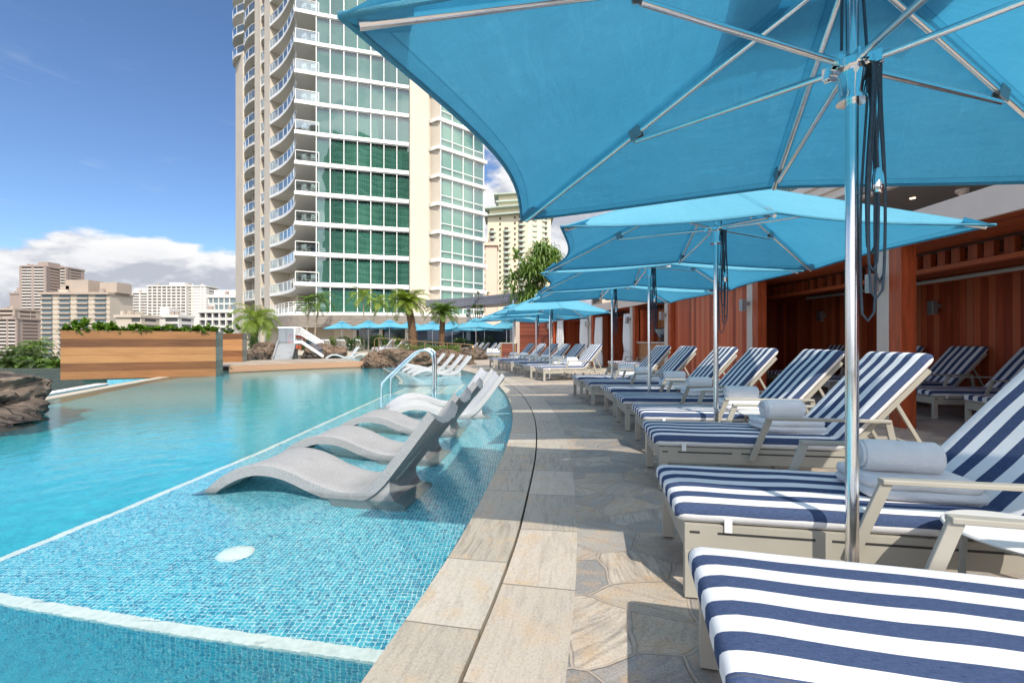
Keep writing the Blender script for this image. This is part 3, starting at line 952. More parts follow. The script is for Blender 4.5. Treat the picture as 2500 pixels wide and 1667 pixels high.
# plants along the long planter, each its own
rr = random.Random(3)
hts = [0.24, 0.40, 0.15, 0.33, 0.34, 0.28, 0.25, 0.27, 0.22, 0.23, 0.27, 0.20, 0.22, 0.25, 0.30, 0.26]
desc = {0: 'broad leafy green plant at the left end of the long teak planter',
        1: 'tallest leafy plant in the long teak planter, near its left end',
        15: 'leafy green plant at the grey right end of the long teak planter'}
for i, h in enumerate(hts):
    f = (i + 0.4) / len(hts)
    p = Vector((-13.1, 13.2)).lerp(Vector((-9.62, 14.78)), f) + Vector((-0.41, 0.91)) * rr.uniform(0.15, 0.35)
    t = empty('planter_shrub', (p.x, p.y, 1.34))
    mb = MB()
    for k in range(8):
        c = (rr.uniform(-.14, .14), rr.uniform(-.14, .14), rr.uniform(0.0, h * 0.6))
        rosette(mb, c, 16, h * 0.8, 0.085, rr, 0.9)
    mb.build('leaves', M['shrub'], t)
    mb = MB()
    mb.tube([(0, 0, -0.05), (0.01, 0, h * 0.5)], 0.012, 6)
    mb.build('stem', M['trunk'], t)
    tag(t, desc.get(i, 'low leafy green shrub in the row along the long teak planter'), 'plant', 'shrubs along the long teak planter')
t = empty('planter_shrub', (-11.8, 19.3, 1.36))
mb = MB()
for k in range(9):
    rosette(mb, (rr.uniform(-.3, .2), rr.uniform(-.2, .2), rr.uniform(-0.05, 0.30)), 14, 0.28, 0.08, rr, 0.8)
mb.build('leaves', M['shrub'], t)
tag(t, 'leafy green shrub spilling over the smaller teak planter', 'plant')


# ------------------------------------------------------------------ rocks
def rock_obj(name, c, rad, seed, m_, label, sub=6, group=None):
    import bmesh
    bm = bmesh.new()
    bmesh.ops.create_icosphere(bm, subdivisions=sub, radius=1.0)
    off = Vector((seed * 3.1, seed * 1.7, seed * 0.9))
    for v in bm.verts:
        p = v.co.copy()
        n1 = mnoise.noise(p * 1.1 + off)
        n2 = mnoise.noise(p * 2.6 + off * 2)
        n3 = abs(mnoise.noise(p * 4.2 + off * 3))
        n4 = mnoise.noise(p * 11 + off)
        cell = mnoise.voronoi(p * 1.9 + off + mnoise.noise_vector(p * 2.2) * 0.25, distance_metric='DISTANCE')[0]
        cell2 = mnoise.voronoi(p * 5.0 + off + mnoise.noise_vector(p * 5) * 0.15, distance_metric='DISTANCE')[0]
        n5 = mnoise.noise(p * 24 + off)
        k = 1 + 0.30 * n1 + 0.16 * n2 - 0.16 * n3 + 0.04 * n4 + 0.20 * min(0.35, cell[1] - cell[0]) + 0.09 * min(0.3, cell2[1] - cell2[0]) + 0.018 * n5 - 0.07
        q = p * k
        if q.z > 0.55:
            q.z = 0.55 + (q.z - 0.55) * 0.55
        v.co = Vector((q.x * rad[0], q.y * rad[1], q.z * rad[2]))
    me = bpy.data.meshes.new(name)
    bm.to_mesh(me)
    bm.free()
    me.materials.append(m_)
    me.polygons.foreach_set('use_smooth', [True] * len(me.polygons))
    me.set_sharp_from_angle(angle=R(38))
    o = bpy.data.objects.new(name, me)
    COL.objects.link(o)
    o.location = c
    return tag(o, label, 'rock', group)


rock_obj('boulder', (-8.95, 6.25, -0.14), (2.0, 1.9, 1.12), 2, M['rock_dark'], 'large dark lava boulder in the water at the left edge', 6)
rock_obj('boulder', (-5.0, 20.6, -0.05), (2.0, 1.0, 1.0), 5, M['rock'], 'broad brown lava rock at the water behind the handrail', 6)
rock_obj('boulder', (-6.0, 20.0, -0.10), (0.8, 0.6, 0.72), 11, M['rock'], 'small brown lava rock at the right end of the boardwalk')
rock_obj('boulder', (-3.2, 21.6, -0.05), (1.4, 0.9, 0.85), 8, M['rock'], 'brown lava rock behind the pale ledge loungers')
rock_obj('boulder', (-2.75, 27.2, 0.0), (1.25, 0.9, 0.92), 13, M['rock_dark'], 'dark lava rock at the right end of the bronze railing')
rock_obj('boulder', (-4.9, 24.0, 0.0), (2.2, 1.3, 0.72), 21, M['rock'], 'long brown lava rock carrying the bronze railing')
rock_obj('boulder', (-13.2, 24.3, 0.3), (0.95, 0.7, 0.92), 17, M['rock'], 'rounded brown lava rock left of the pool slide')
rock_obj('boulder', (-10.6, 25.6, 0.3), (1.25, 0.7, 0.78), 19, M['rock'], 'brown lava rock right of the pool slide under the glass panel')


# ------------------------------------------------------------------ loungers standing in the shallow water
PROF = [(0, 0.0), (0.10, .09), (.28, .215), (.48, .295), (.66, .315), (.86, .285), (1.08, .21), (1.28, .165), (1.45, .17), (1.59, .245), (1.74, .395), (1.88, .55), (2.02, .71)]


def ledge_lounger(m_, mdark):
    t = empty('ledge_lounger')
    P = spline([(x, 0, z) for x, z in PROF], 0.05)
    N = len(P)
    W, TH = 0.30, 0.075
    rows_top, rows = [], []
    for i, p in enumerate(P):
        a, b = P[max(0, i - 1)], P[min(N - 1, i + 1)]
        tx, tz = b[0] - a[0], b[2] - a[2]
        l = math.hypot(tx, tz)
        nx, nz = -tz / l, tx / l
        th = TH * min(1.0, 0.15 + i / 5.0)
        f = i / (N - 1)
        w = W * (0.96 + 0.05 * math.sin(f * 9))
        scoop = 0.012 + 0.055 * max(0, (f - 0.72) / 0.28)
        ring = []
        for y in (-1, -0.93, -0.6, -0.25, 0, 0.25, 0.6, 0.93, 1):
            d = -scoop * (1 - y * y) - (0.008 if abs(y) == 1 else 0)
            up = 0.0
            if f > 0.86:
                up = -0.045 * (1 - y * y) * (f - 0.86) / 0.14
            ring.append((p[0] + nx * d + tx / l * up, y * w, p[2] + nz * d + tz / l * up))
        for y in (1, 0.8, 0.45, 0.38, 0.0, -0.38, -0.45, -0.8, -1):
            ins = th * (0.80 if abs(y) < 0.42 else 1.0)
            up = -0.045 * (1 - y * y) * (f - 0.86) / 0.14 if f > 0.86 else 0.0
            d = ins + (scoop * (1 - y * y))
            ring.append((p[0] - nx * d + tx / l * up, y * w, p[2] - nz * d + tz / l * up))
        rows.append(ring)
    mb = MB()
    mb.grid(rows, 0, None, True)
    k = len(rows[0])
    mb.f.append(tuple(range(k))); mb.m.append(0); mb.uv.append(None)
    mb.f.append(tuple((N - 1) * k + j for j in range(k - 1, -1, -1))); mb.m.append(1); mb.uv.append(None)
    mb.build('seat_shell', [m_, mdark], t, 42)
    # pedestal: side outline swept across, flaring to a skirt at the floor
    low = [(1.20, .09), (1.30, .078), (1.45, .085), (1.55, .14), (1.65, .24), (1.80, .40)]
    rows = []
    for y, fl in ((-0.27, 0), (0.27, 0)):
        rows.append(y)
    side = [(1.24, .0), (1.28, -0.036), (1.84, -0.036), (1.85, .04), (1.76, .09), (1.71, .16), (1.705, .25), (1.76, .34)] + low[::-1][1:]
    mb = MB()
    for sgn in (-1, 1):
        vs = [(x, sgn * (0.285 if z < 0.05 else 0.262), z) for x, z in side]
        f = tuple(range(len(side)))
        mb.add(vs, [f if sgn < 0 else f[::-1]])
    a = [(x, -(0.285 if z < 0.05 else 0.262), z) for x, z in side]
    b = [(x, (0.285 if z < 0.05 else 0.262), z) for x, z in side]
    mb.grid([a + a[:1], b + b[:1]])
    mb.build('pedestal', m_, t, 35, 0.006)
    for s in (-0.14, 0.14):
        mb = MB()
        mb.tube([(p[0] + 0.05, s, p[2] - 0.075) for p in P[int(N * .70):int(N * .97)]], [0.028] * (int(N * .97) - int(N * .70)), 6)
        mb.build('back_rib', m_, t, 60)
    return t


LL = [((-2.36, 3.67), -9.5, 'granite', 'speckled grey ledge lounger nearest the camera in the shallow water'),
      ((-2.35, 4.66), -6.5, 'granite', 'second speckled grey ledge lounger from the front, with its backrest behind the first'),
      ((-2.30, 5.77), -3, 'granite', 'third speckled grey ledge lounger, between the grey and the pale ones'),
      ((-2.03, 6.60), 13, 'resin', 'pale ledge lounger fourth in the front row, beside the chrome handrail'),
      ((-2.18, 7.45), 23, 'resin', 'pale ledge lounger at the far end of the front row by the pool steps'),
      ((-3.44, 14.75), 14, 'resin', 'pale ledge lounger nearest in the far group behind the handrail'),
      ((-3.82, 15.8), 14, 'resin', 'second pale ledge lounger in the far group behind the handrail'),
      ((-4.26, 16.85), 14, 'resin', 'third pale ledge lounger in the far group behind the handrail'),
      ((-4.77, 17.9), 14, 'resin', 'farthest pale ledge lounger, beside the brown lava rock')]
protos = {}
for (x, y), a, mk, lab in LL:
    if mk not in protos:
        o = protos[mk] = ledge_lounger(M[mk], M['lampgrey'] if mk == 'granite' else M['resin'])
    else:
        o = copy_tree(protos[mk])
    o.location = (x, y, LZ)
    o.rotation_euler.z = R(a)
    o.scale = (0.92, 0.95, 1.08)
    o.location.z += 0.04
    if y > 12:
        o.scale = (1.02, 1.0, 1.1)
    tag(o, lab, 'ledge lounger', 'loungers in the shallow pool ledge')
for i, (x, y, a) in enumerate(((-9.1, 25.2, 30), (-7.9, 25.8, 32))):
    o = copy_tree(protos['resin'])
    o.location = (x - 1.2, y - .5, 0.06)
    o.rotation_euler.z = R(a)
    tag(o, ('pale lounger in the upper pool right of the slide', 'pale lounger in the upper pool beside the bronze railing')[i], 'ledge lounger', 'loungers in the upper pool')

# inlets on the ledge floor
mb = MB()
mb.lathe([(0.0, 0.018), (0.05, 0.018), (0.085, 0.010), (0.095, 0.0)], 24)
for k in range(10):
    a = k * math.pi / 5
    mb.bar((0.03 * math.cos(a), 0.03 * math.sin(a), 0.019), (0.075 * math.cos(a), 0.075 * math.sin(a), 0.015), 0.008, 0.006)
o = mb.build('pool_inlet', M['white'], None, 40)
o.location = (-1.53, 2.52, LZ + 0.003)
tag(o, 'round white inlet cover on the floor of the shallow ledge', 'pool inlet')

# chrome handrail pair at the pool steps
for i, (dy, lab) in enumerate(((0.0, 'nearer curved chrome handrail at the pool steps'), (1.35, 'farther curved chrome handrail at the pool steps'))):
    t = empty('pool_handrail', (-2.0 - 0.13 * dy, 9.15 + dy, LZ))
    pts = spline([(0.42, 0, -0.05), (0.42, 0, 0.55), (0.42, 0, 0.88), (0.38, 0, 1.03), (0.26, 0, 1.10), (0.10, 0, 1.07), (-0.05, 0, 0.97), (-0.45, 0, 0.60), (-0.58, 0, 0.46), (-0.62, 0, 0.34), (-0.62, 0, -0.45)], 0.05)
    mb = MB()
    mb.tube(pts, 0.027, 14)
    mb.build('rail', M['steel'], t, 60)
    for x in (0.42, -0.62):
        mb = MB()
        mb.lathe([(0.0, 0.02), (0.045, 0.018), (0.055, 0.0)], 16, (x, 0, 0.0 if x > 0 else -0.4))
        mb.build('escutcheon', M['steel'], t, 40)
    tag(t, lab, 'handrail', 'chrome handrails at the pool steps')

for o in SC.objects:      # whatever lies under water takes the light that the ripples gather
    if o.type == 'MESH' and o.name.split('.')[0] in ('pool_ledge', 'pool_floor', 'pool_wall', 'ledge_riser', 'ledge_marking', 'pool_steps', 'pool_inlet', 'seat_shell', 'pedestal', 'back_rib', 'infinity_edge', 'boulder'):
        o.cycles.is_caustics_receiver = True

# ------------------------------------------------------------------ striped sun loungers
ST = 0.40     # top of the mattress


def mattress(parent, ang=48.0, blen=0.80):
    """striped pad: seat 0..1.22 along x, then the raised back"""
    TH = 0.042
    zc = ST - TH
    hx = 1.20
    path = []      # (x, z, tangent angle)
    for x in (-0.035, -0.03, -0.018, 0.0, 0.03, 0.1, 0.25, 0.4, 0.55, 0.7, 0.85, 1.0, 1.1):
        path.append((x, zc, 0.0))
    r = 0.10
    for k in range(0, 7):
        a = R(ang) * k / 6
        path.append((hx - 0.03 + r * math.sin(a), zc + r * (1 - math.cos(a)), a))
    ex, ez, a = path[-1]
    for d in (0.08, 0.2, 0.33, 0.46, 0.58, 0.68, blen - 0.08, blen - 0.045, blen - 0.02, blen - 0.008, blen):
        path.append((ex + d * math.cos(a), ez + d * math.sin(a), a))
    N = len(path)
    W = 0.322
    top = [-1.0, -0.985, -0.955, -0.90, -0.72, -0.5, -0.25, 0, 0.25, 0.5, 0.72, 0.90, 0.955, 0.985, 1.0]
    rows, uvs = [], []
    L = 0
    for i, (x, z, an) in enumerate(path):
        if i:
            L += math.hypot(x - path[i - 1][0], z - path[i - 1][1])
        k = {0: 0.42, 1: 0.66, 2: 0.87, N - 1: 0.42, N - 2: 0.66, N - 3: 0.87}.get(i, 1.0)
        wk = {0: 0.955, 1: 0.975, 2: 0.99, N - 1: 0.955, N - 2: 0.975, N - 3: 0.99}.get(i, 1.0)
        puff = 0.006 * math.sin(min(1, max(0, i / 6)) * 1.57) + 0.003 * math.sin(i * 1.7)
        nx, nz = -math.sin(an), math.cos(an)
        ring, uv = [], []
        for y in top:
            e = abs(y)
            h = TH * k
            if e > 0.90:
                q = (e - 0.90) / 0.10
                h = TH * k * (math.sqrt(max(0, 1 - q * q)) * 0.62 + 0.38 * (1 - q * 0.55))
            h += puff * (1 - y * y) * k
            ring.append((x + nx * h, y * W * wk, z + nz * h))
            ex_ = 0.0 if e <= 0.9 else (TH * k - h)
            uv.append((L, y * W + math.copysign(max(0, ex_), y)))
        for y in (1.0, 0.985, 0.955, 0.90, 0.0, -0.90, -0.955, -0.985, -1.0):
            e = abs(y)
            h = TH * k
            if e > 0.90:
                q = (e - 0.90) / 0.10
                h = TH * k * (math.sqrt(max(0, 1 - q * q)) * 0.62 + 0.38 * (1 - q * 0.55))
            ring.append((x - nx * h, y * W * wk, z - nz * h))
            uv.append((L, math.copysign(W + TH * k + h * 0.6, y) if e > 0.5 else (W + TH * 2)))
        rows.append(ring)
        uvs.append(uv)
    mb = MB()
    mb.grid(rows, 0, uvs, True)
    # ends, striped straight down from the top
    nt = len(top)
    for i, flip in ((0, False), (N - 1, True)):
        ring, uv = rows[i], uvs[i]
        bot = ring[nt:][::-1]
        upper = ring
        for j in range(nt - 1):
            y0, y1 = top[j], top[j + 1]

            def low(y):
                e = abs(y)
                h = TH * 0.42
                if e > 0.90:
                    q = (e - 0.90) / 0.10
                    h *= (math.sqrt(max(0, 1 - q * q)) * 0.62 + 0.38 * (1 - q * 0.55))
                x, z, an = path[i]
                return (x + math.sin(an) * h, y * W * 0.955, z - math.cos(an) * h)
            f = [ring[j], ring[j + 1], low(y1), low(y0)]
            u = [uv[j], uv[j + 1], uv[j + 1], uv[j]]
            if not flip:
                f, u = f[::-1], u[::-1]
            mb.add(f, [(0, 1, 2, 3)], 0, [u])
    mb.build('mattress', M['stripe'], parent, 50)
    return path


def make_lounger():
    t = empty('sun_lounger')
    hw = 0.30
    # frame: side rails with slots, cross rails
    mb = MB()
    for s in (-1, 1):
        mb.box(0.0, 1.92, s * hw - 0.016, s * hw + 0.016, 0.205, 0.315)
        y = s * (hw + 0.0165)
        for a, b in ((0.02, 0.06), (0.13, 0.50), (0.56, 0.92), (0.98, 1.33), (1.39, 1.75)):
            mb.box(a, b, y - 0.001, y + 0.001, 0.277, 0.287, 1)
    mb.box(0.0, 0.032, -hw + 0.017, hw - 0.017, 0.215, 0.315)
    mb.box(1.89, 1.92, -hw + 0.017, hw - 0.017, 0.215, 0.315)
    for k in range(12):
        x = 0.10 + k * 0.095
        mb.box(x, x + 0.05, -hw + 0.017, hw - 0.017, 0.292, 0.312)
    mb.build('frame', [M['frame'], M['frame_dark']], t, None, 0.003)
    for x in (0.029, 1.72):
        for s in (-1, 1):
            mb = MB()
            y = s * hw
            mb.box(x - 0.029, x + 0.029, y - 0.0185, y + 0.0185, 0.006, 0.2045)
            mb.box(x - 0.024, x + 0.024, y - 0.015, y + 0.015, 0.0, 0.0055, 1)
            mb.build('leg', [M['frame'], M['black']], t, None, 0.003)
    path = mattress(t)
    # back frame under the raised part
    ex, ez, a = path[19]
    nx, nz = math.sin(a), -math.cos(a)

    def bp(d, off):
        return (ex + d * math.cos(a) + nx * off, 0, ez + d * math.sin(a) + nz * off)
    mb = MB()
    for s in (-1, 1):
        p, q = bp(-0.04, 0.062), bp(0.72, 0.062)
        mb.bar((p[0], s * 0.285, p[2]), (q[0], s * 0.285, q[2]), 0.026, 0.034)
    for d in (0.0, 0.12, 0.24, 0.36, 0.48, 0.60, 0.70):
        p = bp(d, 0.060)
        mb.bar((p[0], -0.272, p[2]), (p[0], 0.272, p[2]), 0.05, 0.012, 0, (nx, 0, nz))
    mb.build('back_frame', M['frame'], t, None, 0.003)
    for s in (-1, 1):
        mb = MB()
        p = bp(0.42, 0.085)
        mb.bar((p[0], s * 0.262, p[2]), (1.78, s * 0.262, 0.30), 0.018, 0.026)
        mb.build('back_prop', M['frame'], t, None, 0.003)
    # armrests
    for s in (-1, 1):
        mb = MB()
        y = s * 0.345
        yo = s * 0.333
        mb.bar((0.62, yo, 0.235), (0.735, y, 0.535), 0.020, 0.042, 0, (1, 0, 0))
        mb.bar((0.715, y, 0.540), (1.50, y, 0.540), 0.040, 0.020)
        mb.bar((1.485, y, 0.535), (1.555, yo, 0.235), 0.020, 0.042, 0, (1, 0, 0))
        mb.build('armrest', M['frame'], t, None, 0.004)
    # white care tag hanging from the pad
    mb = MB()
    mb.box(0.155, 0.185, -0.3245, -0.3225, 0.290, 0.345)
    mb.build('care_tag', M['white'], t)
    # tail flap of the pad cover over the head end
    return t


LG = empty('layout_probe')
bpy.data.objects.remove(LG)
proto = make_lounger()
GA, GB, GC = 'front row of striped loungers along the pool deck', 'striped loungers under the wooden cabana roof', 'far striped loungers beyond the rocks'
spots = [  # x, y of the foot end, turn, group, label
    (0.552, 1.225, -14, GA, 'striped lounger closest to the camera, its pad filling the lower right corner'),
    (0.781, 2.225, -10, GA, 'second striped lounger from the camera, behind the nearest chrome parasol pole'),
    (1.115, 3.62, -8, GA, 'third striped lounger from the camera, its long side frame in view past the nearest pole'),
    (1.315, 4.68, -6, GA, 'fourth striped lounger from the camera, beside the second parasol pole'),
    (1.382, 5.795, -3.5, GA, 'fifth striped lounger from the camera, before the third parasol pole'),
    (1.448, 6.815, 0, GA, 'sixth striped lounger from the camera, behind the third parasol pole'),
    (1.338, 7.995, 0, GA, 'seventh striped lounger from the camera, next to the last of the near group'),
    (1.278, 9.0, 4, GA, 'eighth striped lounger, the last of the near group, behind the fourth parasol pole'),
    (0.76, 12.65, 17, GA, 'nearest striped lounger of the middle group, its long side frame in full view'),
    (0.45, 13.7, 17, GA, 'second striped lounger of the middle group by the curve of the deck'),
    (0.17, 15.1, 17, GA, 'third striped lounger of the middle group by the curve of the deck'),
    (-0.13, 16.2, 17, GA, 'fourth striped lounger of the middle group by the curve of the deck'),
    (-0.46, 17.6, 17, GA, 'fifth striped lounger of the middle group by the curve of the deck'),
    (-0.85, 18.75, 17, GA, 'farthest striped lounger of the middle group, beside the wooden host stand'),
    (5.80, 5.55, -6, GB, 'striped lounger at the far right edge under the cabana, with a rolled towel'),
    (5.86, 6.62, -4, GB, 'striped lounger under the cabana just right of the nearest wood post'),
    (5.95, 7.75, -2, GB, 'striped lounger under the cabana hidden behind the nearest wood post'),
    (5.95, 8.85, 0, GB, 'striped lounger under the cabana between the two wood posts, behind the chrome pole'),
    (6.00, 10.6, 4, GB, 'striped lounger under the cabana beside the farther wood post'),
    (3.45, 15.5, 20, GB, 'striped lounger in the dark cabana left of the white curtain, towel over its back'),
    (3.75, 14.5, 20, GB, 'striped lounger in the dark cabana partly behind the white curtain'),
]
for Y, u, n_ in ((27.8, 1170, 1), (29.2, 1158, 2), (30.6, 1148, 3), (32.3, 1134, 4), (33.6, 1122, 5), (35.0, 1110, 6)):
    spots.append(((u - 1250) * Y / 1111, Y, 14, GC, 'far striped lounger under the small parasols, ' + ('nearest the host stand', 'second from the host stand', 'third from the host stand', 'fourth from the host stand', 'fifth from the host stand', 'farthest from the host stand')[n_ - 1]))
lt = ['facing the camera at the left end of the far terrace', 'facing the camera second from the left on the far terrace', 'facing the camera third from the left on the far terrace',
      'half turned, draped in a grey towel beside the bronze rail', 'half turned with a towel, right of the bronze rail end post', 'half turned behind the bronze rail on the far terrace']
for i, (u, Y, a) in enumerate(((806, 37.0, -80), (846, 37.0, -84), (880, 37.5, -82), (914, 35.5, -20), (937, 35.0, -14), (958, 34.5, 4))):
    spots.append(((u - 1250) * Y / 1111, Y, a, GC, 'striped lounger ' + lt[i]))
LOUNGERS = []
for i, (x, y, a, grp, lab) in enumerate(spots):
    o = proto if i == 0 else copy_tree(proto)
    z = 0.24 if i >= len(spots) - 6 else 0.001
    o.location = (x, y, z)
    o.rotation_euler.z = R(a)
    tag(o, lab, 'sun lounger', grp)
    LOUNGERS.append(o)


# ------------------------------------------------------------------ towels
def make_towel():
    t = empty('rolled_towel')
    # spiral roll, axis along x
    sec = []
    for k in range(41):
        th = k / 40 * 2 * math.pi
        sec.append((0.073 * math.cos(th), 0.070 * math.sin(th)))
    rows = []
    rr_ = random.Random(5)
    xs = [-0.138, -0.140, -0.136, -0.123, -0.08, -0.03, 0.03, 0.08, 0.123, 0.136, 0.140, 0.138]
    ks = [0.80, 0.90, 0.965, 1, 1.01, 1, 1.012, 1.0, 1, 0.965, 0.90, 0.80]
    for x, k in zip(xs, ks):
        rows.append([(x, y * k * (1 + 0.012 * math.sin(3 * i * .157 + x * 20)), z * k + 0.155 + 0.002 * math.sin(x * 30 + i)) for i, (y, z) in enumerate(sec[:-1])])
    mb = MB()
    mb.grid(rows, 0, None, True)
    # spiral winding on each end
    for x, s in ((-0.138, -1), (0.138, 1)):
        inner, outer = [], []
        for k in range(91):
            th = k / 90 * 2 * math.pi * 3.1
            r_ = 0.062 * (1 - k / 100)
            inner.append((x + s * 0.0045 * (1 if True else 0), r_ * math.cos(th), r_ * math.sin(th) * 0.96 + 0.155))
        mb.tube(inner, 0.0085, 6)
        m2 = MB()
    disc = [(-0.128, 0.062 * math.cos(k * .314), 0.155 + 0.060 * math.sin(k * .314)) for k in range(20)]
    mb.add(disc, [tuple(range(19, -1, -1))])
    mb.add([(0.128, y, z) for _, y, z in disc], [tuple(range(20))])
    # loose outer lip of the roll
    lip = [[(x, 0.070 + 0.006, 0.155 - 0.072 + 0.02), (x, 0.062, 0.155 - 0.062), (x, 0.03, 0.155 - 0.076)] for x in (-0.136, -0.05, 0.06, 0.136)]
    mb.grid(lip)
    mb.build('roll', M['towel'], t, 60)
    return t


def make_folded():
    t = empty('folded_towel')
    rr_ = random.Random(9)
    mb = MB()
    for lay, (z0, z1, sx, sy, ox, oy) in enumerate(((0.0, 0.042, 0.235, 0.165, 0.0, 0.0), (0.040, 0.084, 0.225, 0.158, -0.008, 0.004))):
        n_ = 14
        rows = []
        zs = [(0.86, z0), (0.97, z0 + 0.006), (1.0, (z0 + z1) / 2), (0.98, z1 - 0.005), (0.92, z1)]
        ring = []
        for k in range(32):
            th = k / 32 * 2 * math.pi
            c, s = math.cos(th), math.sin(th)
            e = 0.28
            ring.append((math.copysign(abs(c) ** e, c) * sx, math.copysign(abs(s) ** e, s) * sy))
        for f, z in zs:
            rows.append([(x * f + ox, y * f + oy, z + 0.0035 * math.sin(5 * x / sx + lay) + 0.002 * math.sin(8 * y / sy)) for x, y in ring])
        mb.grid(rows, 0, None, True)
        for f in (0.6, 0.25):
            pass
        top = rows[-1]
        rows2 = [top, [(x * 0.5 + ox, y * 0.5 + oy, z1 + 0.006 + 0.003 * math.sin(7 * x)) for x, y in ring], [(ox, oy, z1 + 0.007)] * 32]
        mb.grid(rows2, 0, None, True)
        mb.add([(p[0], p[1], p[2]) for p in rows[0]], [tuple(range(31, -1, -1))])
    mb.build('fold', M['towel'], t, 60)
    return t


tr, tf = make_towel(), make_folded()
first = True
where = ['on the second lounger from the camera', 'on the third lounger from the camera', 'on the fourth lounger from the camera', 'on the fifth lounger from the camera',
         'on the sixth lounger from the camera', 'on the seventh lounger from the camera', 'on the last lounger of the near group']
items = [(i, where[i - 1]) for i in range(1, 8)]
items += [(8, 'on the nearest lounger of the middle group'), (9, 'on the second lounger of the middle group'), (10, 'on the third lounger of the middle group'),
          (11, 'on the fourth lounger of the middle group'), (12, 'on the fifth lounger of the middle group'), (13, 'on the farthest lounger of the middle group'),
          (14, 'on the cabana lounger at the right edge'), (17, 'on the cabana lounger behind the chrome pole'), (18, 'on the cabana lounger beside the farther wood post'),
          (21, 'on the far lounger by the host stand'), (22, 'on the far lounger second from the host stand')]
rt = random.Random(4)
for i, w in items:
    lo = LOUNGERS[i]
    a = lo.rotation_euler.z
    lx, ly = 1.02 + rt.uniform(-.02, .02), 0.02 + rt.uniform(-.03, .03)
    p = Vector((lo.location.x + lx * math.cos(a) - ly * math.sin(a), lo.location.y + lx * math.sin(a) + ly * math.cos(a), ST + 0.008))
    f_, r_ = (tf, tr) if first else (copy_tree(tf), copy_tree(tr))
    first = False
    for o, dz_, da in ((f_, 0, rt.uniform(-.15, .15)), (r_, 0, rt.uniform(-.2, .2))):
        o.location = p + Vector((-0.035 * math.cos(a), -0.035 * math.sin(a), 0)) * (1 if o is r_ else 0)
        o.rotation_euler.z = a + da
    tag(f_, 'white folded towel ' + w, 'towel', 'folded white towels on the loungers')
    tag(r_, 'white rolled towel ' + w, 'towel', 'rolled white towels on the loungers')


# ------------------------------------------------------------------ round side tables
def make_table():
    t = empty('side_table')
    mb = MB()
    mb.lathe([(0.0, 0.452), (0.195, 0.452), (0.208, 0.449), (0.212, 0.443), (0.208, 0.437), (0.185, 0.430), (0.0, 0.428)], 40)
    mb.build('table_top', M['table'], t, 40)
    for k in range(3):
        a = k * 2.094 + 0.4
        mb = MB()
        mb.bar((0.15 * math.cos(a), 0.15 * math.sin(a), 0.430), (0.165 * math.cos(a), 0.165 * math.sin(a), 0.0), 0.03, 0.018, 0, (math.cos(a), math.sin(a), 0))
        mb.build('leg', M['frame'], t, None, 0.003)
    mb = MB()
    mb.tube([(0.155 * math.cos(k * .2618), 0.155 * math.sin(k * .2618), 0.422) for k in range(24)], 0.008, 6, 0, False, True)
    mb.build('ring', M['frame'], t, 60)
    return t


tb = make_table()
for i, (x, y, lab) in enumerate(((1.70, 1.50, 'round white side table in the right foreground between the two nearest loungers'),
                                 (2.23, 4.02, 'round white side table between the third and fourth loungers'),
                                 (2.42, 6.22, 'round white side table between the fifth and sixth loungers'),
                                 (2.35, 8.52, 'round white side table between the seventh and eighth loungers'),
                                 (1.62, 13.45, 'round white side table between the first loungers of the middle group'))):
    o = tb if i == 0 else copy_tree(tb)
    o.location = (x, y, 0.001)
    tag(o, lab, 'table', 'round side tables between the loungers')


